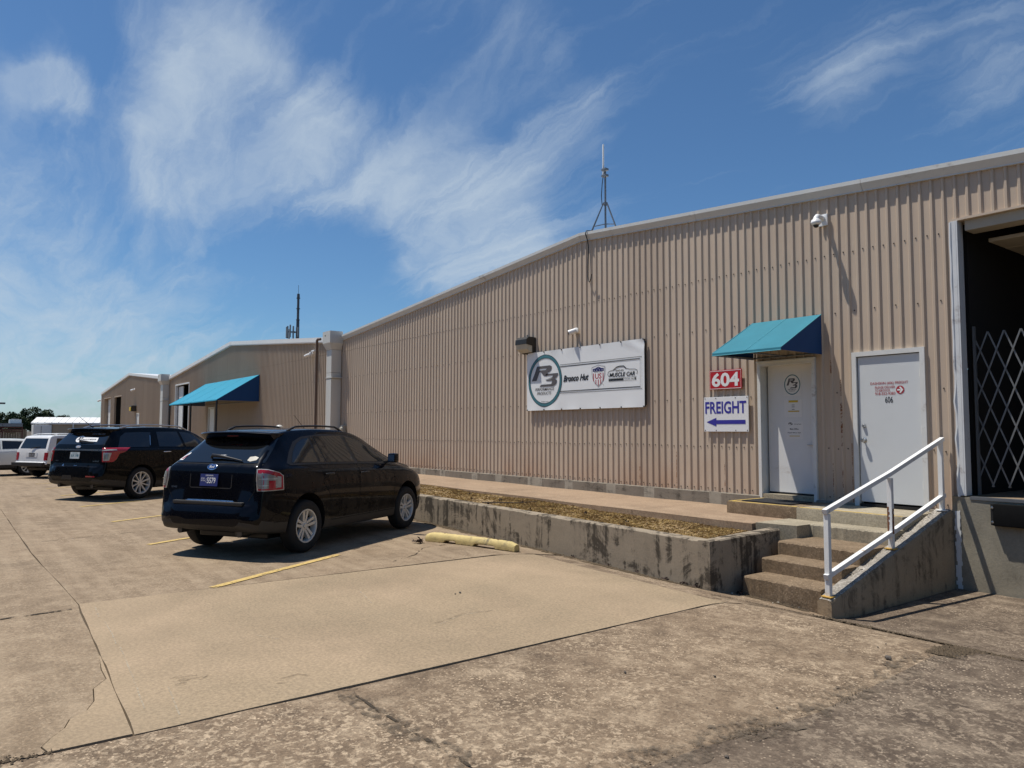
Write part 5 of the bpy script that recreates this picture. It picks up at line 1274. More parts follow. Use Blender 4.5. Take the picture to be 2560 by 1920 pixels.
# --- dark navy crossover beside the wheel stop
EDGE = dict(
    top=[(0, .56), (.012, .62), (.03, .665), (.075, .695), (.095, .715), (.103, .79), (.112, .98), (.125, 1.12), (.155, 1.175), (.20, 1.208), (.30, 1.285), (.45, 1.405), (.60, 1.515), (.72, 1.595), (.82, 1.622), (1.05, 1.645), (1.6, 1.662), (2.1, 1.652), (2.5, 1.61), (2.8, 1.53), (3.2, 1.355), (3.55, 1.20), (3.8, 1.13), (4.2, 1.05), (4.45, .95), (4.6, .82), (4.68, .72), (4.72, .62)],
    bot=[(0, .42), (.10, .345), (.45, .30), (1, .25), (3.7, .24), (4.3, .25), (4.6, .30), (4.72, .42)],
    wid=[(0, .62), (.012, .72), (.035, .79), (.08, .84), (.16, .885), (.30, .925), (.55, .952), (1, .958), (2.4, .955), (3.6, .95), (4.1, .93), (4.4, .86), (4.6, .72), (4.69, .55), (4.72, .40)],
    roof=[(0, .54), (.1, .76), (.15, .77), (.3, .725), (.6, .63), (.82, .60), (1.2, .612), (1.7, .625), (2.4, .615), (2.9, .63), (3.3, .69), (3.6, .75), (4.1, .74), (4.5, .60), (4.72, .30)],
    belt=[(0, .52), (.09, .66), (.145, 1.08), (.5, 1.165), (1.3, 1.150), (2.4, 1.115), (3.4, 1.07), (4, .97), (4.5, .82), (4.72, .55)],
    axles=(.965, 3.789), rt=.367, paint='paint_navy', shoulder=.06, cladrow=4, archgap=.05, zwide=.78)
c = Car('parked_suv', 'dark navy crossover with silver double spoke wheels parked beside the yellow wheel stop', 'car', axle_loc(-9.94, 4.05, .955, EDGE), HDG, EDGE)
c.wheels(('double', .0), .228)
c.side('window_surround', [(.60, 1.20), (.64, 1.178), (1.5, 1.162), (2.4, 1.136), (3.38, 1.096), (3.20, 1.19), (2.85, 1.39), (2.50, 1.525), (2.2, 1.565), (1.6, 1.577), (1.15, 1.54), (.94, 1.475), (.76, 1.345)], 'blackpl', .002)
c.side('window', [(.70, 1.20), (1.29, 1.187), (1.29, 1.522), (1.14, 1.502), (.98, 1.44), (.83, 1.335)], 'glass_side', .005)
c.side('window', [(1.34, 1.187), (1.47, 1.185), (1.40, 1.542), (1.34, 1.53)], 'glass_side', .005); c.side('window', [(1.50, 1.185), (2.22, 1.165), (2.14, 1.552), (1.425, 1.545)], 'glass_side', .005)
c.side('window', [(2.32, 1.162), (3.12, 1.14), (2.97, 1.26), (2.78, 1.385), (2.50, 1.50), (2.23, 1.540)], 'glass_side', .005); c.side('window', [(3.15, 1.138), (3.28, 1.13), (3.0, 1.245)], 'glass_side', .005)
c.side('belt_strip', [(.64, 1.170), (1.5, 1.154), (2.4, 1.128), (3.30, 1.092), (3.30, 1.100), (2.4, 1.138), (1.5, 1.164), (.64, 1.180)], 'clad', .006)
rw = c.rear('rear_window', [(-.76, 1.205), (.76, 1.205), (.75, 1.235), (.615, 1.545), (-.615, 1.545), (-.75, 1.235)], 'glass', .005)
c.patch('windshield', [(0, -.66, 1.22), (0, .66, 1.22), (0, .57, 1.57), (0, -.57, 1.57)], (-1, 0, 0), 'glass', .005)
m = MB(); NN = 24
for i in range(NN+1):
    y = -.625+1.25*i/NN; k = (y/.625)**2; xe_ = .44+.10*k**2; ze = 1.610-.022*k
    m.v += [(.86, y, 1.624-.03*k), (.70, y, 1.622-.03*k), (xe_+.02, y, ze+.004), (xe_, y, ze-.010), (xe_+.03, y, ze-.045), (.62, y, 1.515-.01*k)]
for i in range(NN):
    for k in range(5): m.f.append((i*6+k, i*6+6+k, i*6+7+k, i*6+k+1))
m.f += [tuple(range(6)), tuple(NN*6+k for k in range(5, -1, -1))]
spo = c.part(m, 'spoiler', 'paint_navy', None, 40); c.part(MB().bbox(.50, .515, -.10, .10, 1.548, 1.566, .004), 'brake_light', 'lamp_red', spo)
for sg in (-1, 1):
    Dg = Vector((.74, -sg*.67, 0)); ol = [(.14, sg*.755, 1.135), (.22, sg*.87, 1.128), (.36, sg*.94, 1.09), (.43, sg*.95, 1.05), (.44, sg*.955, .865), (.25, sg*.91, .862), (.08, sg*.82, .862), (.11, sg*.775, 1.0)]
    cen = Vector([sum(p[i] for p in ol)/len(ol) for i in range(3)])
    def shr(k, dz=0): return [tuple(cen+(Vector(p)-cen)*k+Vector((0, 0, dz))) for p in ol]
    tl = c.patch('tail_light', shr(1.0), Dg, 'lamp_clear', .010, .03, None, .02)
    c.patch('red_lens', shr(.93), Dg, 'lamp_red', .013, .03, tl)
    inn = [Vector(p).lerp(cen, .30)+Vector((-.02, -sg*.03, -.010)) for p in ol]
    c.patch('clear_lens', [tuple(p) for p in inn], Dg, 'lamp_smoke', .016, .03, tl)
    for za, zb in ((1.005, 1.02), (.925, .938)): c.patch('chrome_bar', [(.13, sg*.81, za), (.37, sg*.935, za), (.37, sg*.935, zb), (.13, sg*.81, zb)], Dg, 'lamp_clear', .019, .03, tl)
    c.patch('red_core', [(.22, sg*.875, .895), (.31, sg*.91, .895), (.31, sg*.91, .99), (.22, sg*.875, .99)], Dg, 'lamp_red', .020, .03, tl)
    c.patch('clear_lens', [(.325, sg*.925, .90), (.39, sg*.94, .90), (.39, sg*.94, 1.035), (.325, sg*.925, 1.045)], Dg, 'lamp_clear', .018, .03, tl)
pl_, fn = c.plate(0.02, .985, 'plate_navy')
m = MB(); letters(m, '5579', -.03, .118, 0, -.042, .034, .02, fn=lambda u, v: fn(u, v, .002)); letters(m, 'INDIANA', -.06, .075, 0, .050, .068, .01, fn=lambda u, v: fn(u, v, .002)); letters(m, 'In God', -.135, -.075, 0, .012, .034, .01, .2, fn=lambda u, v: fn(u, v, .002)); letters(m, 'We Trust', -.135, -.065, 0, -.016, .006, .01, .2, fn=lambda u, v: fn(u, v, .002)); letters(m, 'GT', -.052, -.040, 0, -.03, .02, .01, fn=lambda u, v: fn(u, v, .002))
c.part(m, 'plate_lettering', 'ink_white', pl_, None, False)
c.line('plate_recess_edge', [(0, -.36, 1.06), (0, -.36, .90), (0, -.34, .885), (0, .34, .885), (0, .36, .90), (0, .36, 1.06)], (1, 0, 0), 'clad', .012, .006)
em = c.rear('emblem', ellipse(.0, 1.150, .086, .036, 28), 'chrome', .010, None, .03, .02); c.rear('emblem_field', ellipse(.0, 1.150, .077, .029, 28), 'emblem_blue', .012, em, .03); c.words('emblem_script', 'Ford', (0, 0, 1.149), .088, .027, (1, 0, 0), 'ink_white', .0145, .02, .35, em)
c.words('badge', 'EDGE', (0, .64, .885), .10, .022, (1, 0, 0), 'chrome', .006, .02)
m = MB(); pts = [c.cast((0, y, z), (1, 0, 0), o_) for y, z, o_ in ((.12, 1.245, .02), (.10, 1.26, .05), (-.05, 1.257, .04), (-.25, 1.24, .028), (-.44, 1.22, .02))]; wp = c.part(m.tube(pts, [.02, .024, .020, .014, .008], 8), 'rear_wiper', 'blackpl', rw, 60)
c.words('window_sticker', 'PRESSED ON BALL', (0, .02, 1.292), .20, .018, (1, 0, 0), 'ink_white', .009, .02, 0, rw)
c.rear('window_sticker', [(.63, 1.225), (.70, 1.225), (.675, 1.265), (.655, 1.285), (.61, 1.325), (.595, 1.315), (.62, 1.275)], 'ink_white', .008, rw, .03)
c.rear('window_sticker', [(.64, 1.235), (.675, 1.235), (.64, 1.275), (.615, 1.295), (.62, 1.27)], 'lamp_red', .010, rw, .03)
c.rear('window_sticker', [(-.50, 1.235), (-.56, 1.222), (-.64, 1.24), (-.645, 1.272), (-.58, 1.288), (-.50, 1.278)], 'lens_frost', .008, rw, .03)
G = 'panel_gap'
c.line(G, [(0, -.76, 1.19), (0, .76, 1.19)], (1, 0, 0), 'gap', .007)
for sg in (-1, 1):
    c.line(G, [(0, sg*.76, 1.19), (0, sg*.73, 1.02), (0, sg*.75, .86), (0, sg*.66, .735)], (1, 0, 0), 'gap', .007)
    Y = sg*1.5; Dd = (0, -sg, 0)
    c.line(G, [(1.32, Y, 1.15), (1.34, Y, .90), (1.50, Y, .74), (1.55, Y, .50), (1.56, Y, .36)], Dd, 'gap', .009); c.line(G, [(2.27, Y, 1.12), (2.30, Y, .8), (2.27, Y, .37)], Dd, 'gap', .009); c.line(G, [(3.32, Y, 1.08), (3.36, Y, .8), (3.30, Y, .37)], Dd, 'gap', .009)
    c.line(G, [(1.56, Y, .375), (3.30, Y, .375)], Dd, 'gap', .010); c.line('door_crease', [(1.62, Y, .50), (3.25, Y, .52)], Dd, 'paint_black', .018, .006)
    c.line(G, [(.98-.16, Y, 1.005), (.98, Y, 1.005), (1.0, Y, .95), (.96, Y, .89), (.84, Y, .89), (.81, Y, .95), (.82, Y, 1.005)], Dd, 'gap', .006) if sg < 0 else None
    c.line(G, [(.44, Y, .86), (.60, Y, .72)], Dd, 'gap', .007); c.line(G, [(0.30, sg*1.5, .46), (.62, sg*1.5, .46)], Dd, 'gap', .008)
c.part(MB().bbox(.035, .10, -.60, .60, .672, .718, .012), 'bumper_glare_cover', 'clad', None, 40); c.handle(1.47, 1.02); c.handle(2.41, 1.00); c.mirror(3.10, 1.13); c.rails(.98, 2.32, .555, 'blackpl', .050, .014); c.root.scale = (.97, .97, 1.02)  # matte bar added over the bumper shelf to hide its bright sky reflection
for ch in c.root.children:
    if ch.name.startswith('wheel') and 'well' not in ch.name: ch.scale.z = .97/1.02; c.frontend(.78, .82)
for y in (-.52, .52): c.part(MB().tube([(.10, y, .325), (.22, y, .325), (.5, y, .335)], [.042, .042, .036], 12), 'exhaust_tip', 'chrome_dull', None, 50)
c.part(MB().bbox(.55, 4.2, -.60, .60, .20, .28, .02), 'underbody', 'blackpl'); c.part(MB().tube([(.35, -.3, .30), (.9, -.15, .27), (1.3, -.2, .28)], .07, 10), 'muffler', 'chrome_dull', None, 50); c.part(MB().tube([(.965, -.7, .36), (.965, .7, .36)], .045, 8), 'rear_axle', 'alloy_dark')
c.part(MB().tube([(2.42, .20, 1.62), (2.36, .20, 1.66), (2.10, .20, 1.86)], [.012, .005, .003], 6), 'antenna', 'blackpl')
# --- black three-row SUV with white window decal
EXPL = dict(
    top=[(0, .66), (.012, .74), (.03, .80), (.10, .83), (.115, .90), (.13, 1.08), (.155, 1.26), (.18, 1.315), (.25, 1.40), (.35, 1.515), (.45, 1.62), (.54, 1.69), (.66, 1.715), (1.0, 1.738), (1.7, 1.755), (2.4, 1.735), (2.8, 1.685), (3.1, 1.585), (3.5, 1.38), (3.85, 1.22), (4.1, 1.17), (4.5, 1.11), (4.75, 1.02), (4.9, .88), (4.97, .76), (5.0, .66)],
    bot=[(0, .46), (.12, .38), (.5, .31), (1, .26), (3.9, .25), (4.5, .27), (4.85, .31), (5.0, .44)],
    wid=[(0, .70), (.012, .79), (.035, .845), (.09, .895), (.20, .945), (.45, .985), (1, .995), (2.5, .995), (3.9, .985), (4.4, .96), (4.7, .88), (4.9, .74), (4.98, .56), (5.0, .45)],
    roof=[(0, .62), (.12, .80), (.16, .81), (.3, .765), (.5, .70), (.66, .675), (1.2, .68), (2.4, .67), (3.0, .68), (3.5, .74), (3.9, .80), (4.4, .80), (4.8, .64), (5.0, .36)],
    belt=[(0, .64), (.11, .80), (.16, 1.18), (.5, 1.235), (1.4, 1.225), (2.6, 1.20), (3.7, 1.15), (4.3, 1.0), (4.8, .85), (5.0, .6)],
    axles=(1.10, 3.958), rt=.385, paint='paint_black', shoulder=.06, cladrow=4, archgap=.055)
c = Car('parked_suv', 'black three row SUV with red tail lights and white decal on its rear window', 'car', axle_loc(-20.08, 3.865, .99, EXPL), HDG, EXPL)
c.wheels(('multi', 10, .021, True), .262)
c.side('window', [(.46, 1.25), (1.36, 1.25), (1.54, 1.61), (1.2, 1.612), (.80, 1.60), (.62, 1.50)], 'glass_side', .005); c.side('window', [(1.66, 1.25), (2.46, 1.235), (2.40, 1.625), (1.72, 1.62)], 'glass_side', .005); c.side('window', [(2.54, 1.233), (3.50, 1.20), (3.05, 1.49), (2.78, 1.595), (2.48, 1.625)], 'glass_side', .005)
c.side('pillar_highlight', [(1.395, 1.29), (1.408, 1.286), (1.50, 1.53), (1.487, 1.535)], 'chrome', .006)
rw = c.rear('rear_window', [(-.80, 1.315), (.80, 1.315), (.78, 1.35), (.67, 1.635), (-.67, 1.635), (-.78, 1.35)], 'glass', .005); c.patch('windshield', [(0, -.70, 1.24), (0, .70, 1.24), (0, .62, 1.64), (0, -.62, 1.64)], (-1, 0, 0), 'glass', .005)
m = MB()
for i in range(NN+1):
    y = -.70+1.40*i/NN; k = (y/.70)**2; xe_ = .30+.08*k**2; ze = 1.705-.02*k
    m.v += [(.74, y, 1.725-.03*k), (.58, y, 1.722-.03*k), (xe_+.02, y, ze+.004), (xe_, y, ze-.008), (xe_+.03, y, ze-.035), (.44, y, 1.60-.01*k)]
for i in range(NN):
    for k in range(5): m.f.append((i*6+k, i*6+6+k, i*6+7+k, i*6+k+1))
m.f += [tuple(range(6)), tuple(NN*6+k for k in range(5, -1, -1))]; c.part(m, 'spoiler', 'paint_black', None, 40)
c.rear('chrome_strip', [(-.80, 1.172), (.80, 1.172), (.80, 1.210), (-.80, 1.210)], 'chrome', .012, None, .06, .02)
for sg in (-1, 1):
    Dg = Vector((.70, -sg*.71, 0)); ol = [(.14, sg*.80, 1.240), (.50, sg*.98, 1.245), (.72, sg*1.0, 1.240), (.60, sg*.99, 1.145), (.45, sg*.98, 1.105), (.38, sg*.97, 0.975), (.30, sg*.96, 0.915), (.11, sg*.85, 0.915)]
    tl = c.patch('tail_light', ol, Dg, 'lamp_red', .012, .035, None, .02)
    c.patch('clear_lens', [(.13, sg*.82, 1.170), (.40, sg*.965, 1.180), (.38, sg*.96, 1.205), (.13, sg*.82, 1.200)], Dg, 'lamp_clear', .016, .03, tl); c.patch('clear_lens', [(.13, sg*.86, 0.940), (.22, sg*.925, 0.950), (.27, sg*.94, 1.125), (.13, sg*.85, 1.135)], Dg, 'lamp_clear', .016, .03, tl); c.patch('smoke_lens', [(.15, sg*.875, 0.975), (.20, sg*.912, 0.980), (.22, sg*.915, 1.100), (.15, sg*.87, 1.105)], Dg, 'lamp_smoke', .019, .03, tl)
pl_, fn = c.plate(0.06, 1.06, 'plate_pale')
m = MB(); letters(m, 'JLK 190', -.125, .125, 0, -.045, .03, .02, fn=lambda u, v: fn(u, v, .002)); letters(m, 'OKLAHOMA', -.08, .08, 0, .044, .064, .01, fn=lambda u, v: fn(u, v, .002)); c.part(m, 'plate_lettering', 'plate_teal', pl_, None, False)
em = c.rear('emblem', ellipse(.0, 1.262, .085, .035, 24), 'chrome', .010, None, .03, .02); c.rear('emblem_field', ellipse(.0, 1.262, .072, .026, 24), 'ink_silver', .012, em, .03)
dc = c.rear('window_decal', ellipse(.11, 1.44, .13, .075, 30), 'ink_white', .008, rw, .03); c.rear('window_decal', [(.06, 1.40), (-.50, 1.38), (-.46, 1.475), (.06, 1.488)], 'ink_white', .0085, rw, .04)
c.words('decal_lettering', 'R3', (0, .11, 1.445), .15, .07, (1, 0, 0), 'ink_black', .012, .03, .3, rw); c.words('decal_lettering', 'Bronco Hut  US  MUSCLE CAR', (0, -.20, 1.432), .44, .03, (1, 0, 0), 'ink_black', .012, .02, .2, rw); c.words('window_lettering', 'www.r3pp.com', (0, -.36, 1.56), .42, .035, (1, 0, 0), 'ink_silver', .009, .012, 0, rw); c.words('window_lettering', '918', (0, .58, 1.56), .12, .03, (1, 0, 0), 'ink_silver', .009, .012, .2, rw)
m = MB(); pts = [c.cast((0, y, z), (1, 0, 0), o_) for y, z, o_ in ((.02, 1.36, .02), (.0, 1.37, .05), (-.2, 1.367, .04), (-.42, 1.355, .02))]; c.part(m.tube(pts, [.022, .022, .016, .008], 8), 'rear_wiper', 'blackpl', rw, 60)
c.words('badge', 'ECOBOOST', (0, -.64, .93), .20, .026, (1, 0, 0), 'chrome', .006, .02); c.words('badge', 'XLT', (0, .66, .93), .10, .026, (1, 0, 0), 'chrome', .006, .02)
c.rear('reflector', [(-.74, .565), (-.46, .565), (-.46, .595), (-.74, .595)], 'lamp_red', .008); c.rear('hitch_cover', [(-.02, .50), (.34, .50), (.30, .60), (.02, .60)], 'blackpl', .006)
for sg in (-1, 1):
    Y = sg*1.5; Dd = (0, -sg, 0); c.line(G, [(1.62, Y, 1.22), (1.63, Y, .9), (1.70, Y, .60), (1.70, Y, .38)], Dd, 'gap', .009); c.line(G, [(2.50, Y, 1.20), (2.52, Y, .8), (2.50, Y, .38)], Dd, 'gap', .009); c.line(G, [(3.55, Y, 1.15), (3.58, Y, .8), (3.52, Y, .38)], Dd, 'gap', .009)
    c.line('side_moulding', [(1.74, Y, .47), (3.5, Y, .47)], Dd, 'chrome', .018, .010); c.line(G, [(.30, Y, .50), (.70, Y, .50)], Dd, 'gap', .008)
c.handle(1.86, 1.12, 'chrome', .22); c.handle(2.74, 1.10, 'chrome', .22); c.mirror(3.42, 1.20); c.rails(.75, 2.85, .62, 'steel', .055, .02); c.frontend(.85, .86)
for y in (-.55, .55): c.part(MB().tube([(.10, y, .35), (.4, y, .35)], [.045, .04], 12), 'exhaust_tip', 'chrome_dull', None, 50)
c.part(MB().bbox(.6, 4.4, -.62, .62, .21, .30, .02), 'underbody', 'blackpl'); c.part(MB().tube([(.70, .20, 1.72), (.62, .20, 1.76), (.30, .20, 1.98)], [.02, .008, .004], 6), 'antenna', 'blackpl')
# --- white boxy SUV
XJ = dict(
    top=[(0, .58), (.01, .62), (.08, .64), (.09, .80), (.10, 1.0), (.13, 1.10), (.24, 1.38), (.33, 1.56), (.40, 1.60), (.8, 1.625), (1.8, 1.63), (2.3, 1.60), (2.5, 1.52), (2.9, 1.16), (3.0, 1.08), (3.6, 1.05), (4.05, 1.02), (4.12, .90), (4.22, .62), (4.25, .55)],
    bot=[(0, .50), (.12, .44), (.6, .38), (3.6, .38), (4.0, .42), (4.25, .48)],
    wid=[(0, .80), (.01, .83), (.08, .845), (.12, .858), (.5, .865), (3.6, .865), (4.05, .85), (4.25, .78)],
    roof=[(0, .76), (.10, .80), (.13, .80), (.33, .70), (.8, .69), (2.3, .68), (2.6, .72), (3.0, .80), (4.0, .80), (4.25, .70)],
    belt=[(0, .56), (.085, .62), (.12, 1.03), (.6, 1.05), (3.0, 1.02), (4.0, .93), (4.25, .52)],
    axles=(.92, 3.49), rt=.345, paint='paint_white', shoulder=.025, cladrow=4, clad='clad', archgap=.075, bow=.004, round=.045, flare=.02)
c = Car('parked_suv', 'older boxy white SUV with square red tail lights and roof rack', 'car', axle_loc(-33.4, 3.80, .86, XJ), HDG, XJ)
c.wheels(('multi', 6, .03, False), .19)
rw = c.rear('rear_window', [(-.70, 1.12), (.70, 1.12), (.62, 1.50), (-.62, 1.50)], 'glass', .005)
c.side('window', [(.44, 1.09), (1.25, 1.09), (1.25, 1.50), (.55, 1.50)], 'glass_side', .005); c.side('window', [(1.33, 1.09), (2.0, 1.08), (2.0, 1.51), (1.33, 1.51)], 'glass_side', .005); c.side('window', [(2.07, 1.08), (2.72, 1.07), (2.40, 1.48), (2.07, 1.51)], 'glass_side', .005)
c.patch('windshield', [(0, -.66, 1.16), (0, .66, 1.16), (0, .60, 1.52), (0, -.60, 1.52)], (-1, 0, 0), 'glass', .005)
for sg in (-1, 1): c.patch('tail_light', [(0, sg*.70, .68), (0, sg*.845, .68), (0, sg*.845, .97), (0, sg*.70, .97)], (1, 0, 0), 'lamp_red', .014, .04, None, .03)
c.part(MB().bbox(-.10, .02, -.84, .84, .46, .60, .02), 'rear_bumper', 'clad'); c.rear('plate_panel', [(-.30, .80), (.30, .80), (.30, .97), (-.30, .97)], 'paint_white', .012, None, .06, .02)
pl_, fn = c.plate(-.02, .885, 'gate', .02); c.part(letters(MB(), 'BKL 402', -.12, .12, 0, -.04, .03, .02, fn=lambda u, v: fn(u, v, .002)), 'plate_lettering', 'ink_silver', pl_, None, False)
m = MB(); pts = [c.cast((0, y, z), (1, 0, 0), o_) for y, z, o_ in ((.05, 1.09, .03), (.02, 1.13, .04), (-.2, 1.17, .03), (-.38, 1.18, .02))]; c.part(m.tube(pts, .012, 6), 'rear_wiper', 'blackpl', rw)
c.rails(.5, 2.2, .56, 'paint_white', .06, .018)
for x in (.9, 1.7): c.part(MB().tube([(x, -.56, 1.68), (x, .56, 1.68)], .012, 6), 'roof_bar', 'paint_white')
for sg in (-1, 1):
    Y = sg*1.5; Dd = (0, -sg, 0); c.line(G, [(1.29, Y, 1.07), (1.29, Y, .45)], Dd, 'gap', .009); c.line(G, [(2.03, Y, 1.06), (2.03, Y, .45)], Dd, 'gap', .009)
c.handle(1.42, .98); c.handle(2.15, .97); c.mirror(2.55, 1.05); c.frontend(.78, .80); c.part(MB().bbox(.3, 3.9, -.55, .55, .30, .40, .02), 'underbody', 'blackpl'); c.part(MB().tube([(.55, -.35, .36), (.3, .3, .36)], .09, 10), 'muffler', 'chrome_dull')
# --- white crossover across the back, nose out of frame
TRK = dict(
    top=[(0, .60), (.01, .66), (.04, .70), (.06, .86), (.10, 1.02), (.20, 1.12), (.40, 1.25), (.62, 1.37), (.85, 1.44), (1.3, 1.475), (1.9, 1.48), (2.4, 1.44), (2.8, 1.32), (3.2, 1.12), (3.4, 1.04), (3.9, .99), (4.25, .90), (4.4, .74), (4.46, .60)],
    bot=[(0, .46), (.12, .38), (.5, .30), (3.8, .28), (4.2, .30), (4.46, .42)],
    wid=[(0, .66), (.01, .74), (.05, .81), (.2, .87), (.5, .90), (3.6, .90), (4.0, .86), (4.3, .74), (4.46, .5)],
    roof=[(0, .58), (.06, .72), (.2, .68), (.6, .60), (1.2, .60), (2.4, .60), (3.0, .66), (3.4, .72), (4.0, .70), (4.46, .4)],
    belt=[(0, .54), (.06, .74), (.2, 1.03), (.6, 1.06), (1.5, 1.03), (3.0, .97), (4.0, .84), (4.46, .55)],
    axles=(.92, 3.55), rt=.345, paint='paint_white2', shoulder=.05, cladrow=4, clad='clad', archgap=.06, flare=.02)
c = Car('parked_hatchback', 'white crossover with black wheel arch trim half hidden behind the boxy white SUV', 'car', (-36.95, 3.55, gz(-37, 3)), (.10, -1), TRK)
c.wheels(('multi', 8, .028, False), .215)
c.side('window', [(.50, 1.09), (.98, 1.085), (1.0, 1.36), (.80, 1.33)], 'glass_side', .005); c.side('window', [(1.05, 1.085), (1.80, 1.07), (1.80, 1.395), (1.06, 1.37)], 'glass_side', .005); c.side('window', [(1.87, 1.07), (2.85, 1.03), (2.5, 1.28), (2.2, 1.37), (1.87, 1.395)], 'glass_side', .005)
for sg in (-1, 1):
    c.patch('tail_light', [(0, sg*.62, .80), (0, sg*.84, .80), (0, sg*.82, 1.0), (0, sg*.62, 1.0)], (1, 0, 0), 'lamp_red', .014, .05, None, .03)
    for wx in TRK['axles']: c.part(MB().tube([(wx+.415*math.cos(a), sg*.912, .355+.415*math.sin(a)) for a in [R(-8+196*k/20) for k in range(21)]], .032, 6), 'wheel_arch_trim', 'blackpl', None, 60)
c.rear('rear_window', [(-.62, 1.12), (.62, 1.12), (.52, 1.35), (-.52, 1.35)], 'glass', .005)
c.handle(1.20, .95); c.handle(2.0, .94); c.mirror(2.65, 1.03); c.frontend(.66, .72); c.part(MB().bbox(.4, 4.1, -.5, .5, .22, .32, .02), 'underbody', 'blackpl'); c.patch('windshield', [(0, -.6, 1.10), (0, .6, 1.10), (0, .52, 1.38), (0, -.52, 1.38)], (-1, 0, 0), 'glass', .005)

# ------------------------------------------------------------------ far side of the lot
sg_ = empty('storage_building', (-116, 12, 0)); tag(sg_, 'low tan storage building with ribbed white gable roof beyond the lot', 'building')
# long building: gable end faces the lot, roof runs away to the right
ra = Vector((-118.1, 9.7)); rb_ = Vector((-108.0, 28.0)); dv = (rb_-ra).normalized(); nv = Vector((dv.y, -dv.x)); hw = 1.55; Lg = 34
def sp3(a, s_, z): p = ra+dv*a+nv*s_; return (p.x, p.y, z)
m = MB(); m.add([sp3(.4, -hw+.25, 0), sp3(.4, hw-.25, 0), sp3(.4, hw-.25, 2.62), sp3(.4, 0, 3.25), sp3(.4, -hw+.25, 2.62), sp3(Lg, -hw+.25, 0), sp3(Lg, hw-.25, 0), sp3(Lg, hw-.25, 2.62), sp3(Lg, 0, 3.25), sp3(Lg, -hw+.25, 2.62)],
                [(0, 1, 2, 3, 4), (9, 8, 7, 6, 5), (0, 5, 6, 1), (1, 6, 7, 2), (4, 9, 5, 0)]); m.build('wall', 'far_tan', sg_)
for k in range(40):
    a = k*.85
    for s_ in (-1, 1):
        m = MB(); m.add([sp3(a, 0, 3.40), sp3(a+.80, 0, 3.40), sp3(a+.80, s_*hw, 2.66), sp3(a, s_*hw, 2.66), sp3(a, 0, 3.34), sp3(a+.80, 0, 3.34), sp3(a+.80, s_*hw, 2.60), sp3(a, s_*hw, 2.60)], [(0, 1, 2, 3), (4, 5, 6, 7), (0, 1, 5, 4), (1, 2, 6, 5), (2, 3, 7, 6), (3, 0, 4, 7)])
        m.box(*(lambda p: (p[0]-.03, p[0]+.03, p[1]-.03, p[1]+.03, 2.64, 2.72))(sp3(a+.82, s_*hw, 0))); m.build('roof_sheet', 'trim_white', sg_)
m = MB(); m.add([sp3(0, hw+.01, 2.45), sp3(Lg, hw+.01, 2.45), sp3(Lg, hw+.01, 2.63), sp3(0, hw+.01, 2.63)], [(0, 1, 2, 3)]); m.build('gutter', 'trim_white', sg_)
MB().bar(sp3(5.2, hw, 0), sp3(5.2, hw, 2.5), .14, .14).build('downpipe', 'trim_white', sg_)
wc = empty('white_container', (-117.2, 8.6, 0)); tag(wc, 'plain white container standing beside the far storage building', 'container')
MB().bbox(-118.2, -115.6, 9.15, 11.2, .0, 2.35, .05).build('box', 'trim_white', wc); MB().box(-115.62, -115.58, 10.0, 10.06, .1, 2.2).build('door_seam', 'gate', wc)
cp = empty('carport', (-120, 2, 0)); tag(cp, 'maroon steel carport with grey fascia at the far edge of the lot', 'carport')
for i in range(9): MB().bbox(-119.4, -119.2, -12+i*2.25, -12+i*2.25+2.22, 2.12, 2.50, .02).build('fascia_panel', 'grey_fascia', cp)
MB().box(-126, -119.2, -12, 8.3, 2.50, 2.56).build('roof', 'grey_fascia', cp)
for i in range(10): MB().box(-119.45, -119.33, -12+i*2.24, -12+i*2.24+.12, 0, 2.12).build('post', 'maroon', cp)
for z in (1.95, 1.70, 1.45): MB().box(-119.5, -119.46, -12, 8.3, z, z+.12).build('rail', 'maroon', cp)
fc = empty('slat_fence', (-121, 0, 0)); tag(fc, 'weathered brown slat fence behind the far carport', 'fence')
for i in range(72): MB().box(-121.05, -121, -12+i*.29, -12+i*.29+.26, 0, 1.75+random.uniform(-.05, .05)).build('slat', 'far_fence', fc)
for (x, y, z, h, lbl) in ((-123, 7.6, 2.56, .55, 'grey rooftop air unit on the far carport roof'),):
    o = empty('air_unit', (x, y, z)); tag(o, lbl, 'air unit'); MB().bbox(x-.6, x+.6, y-.7, y+.7, z, z+h, .04).build('casing', 'trim_white', o); MB().lathe([(.4, .0), (.4, .12), (0, .12)], (x, y, z+h), 'z', 14).build('fan_guard', 'gate', o)
# added unseen shed behind the viewer, placed to darken the parked cars' reflections
refl_shed = empty('warehouse', (-20, -27, 0)); tag(refl_shed, 'unseen grey warehouse added behind the viewer to darken the car reflections', 'building')
for k in range(34):
    x = -78+k*3.2
    if k % 6 == 3:
        MB().bbox(x+.1, x+3.1, -27.25, -27.2, 0, 3.6, .02).build('roller_door', 'gate', refl_shed); MB().box(x, x+3.2, -27.1, -27, 3.6, 8.4).build('siding_panel', 'grey_fascia', refl_shed)
    else: MB().box(x, x+3.18, -27.1, -27, -.3, 8.4).build('siding_panel', 'grey_fascia', refl_shed)
MB().add([(-78, -26.9, 8.4), (30.8, -26.9, 8.4), (30.8, -45, 9.9), (-78, -45, 9.9), (-78, -26.9, 8.3), (30.8, -26.9, 8.3), (30.8, -45, 9.8), (-78, -45, 9.8)], [(0, 1, 2, 3), (4, 5, 6, 7), (0, 1, 5, 4), (1, 2, 6, 5), (2, 3, 7, 6), (3, 0, 4, 7)]).build('roof', 'roof', refl_shed)
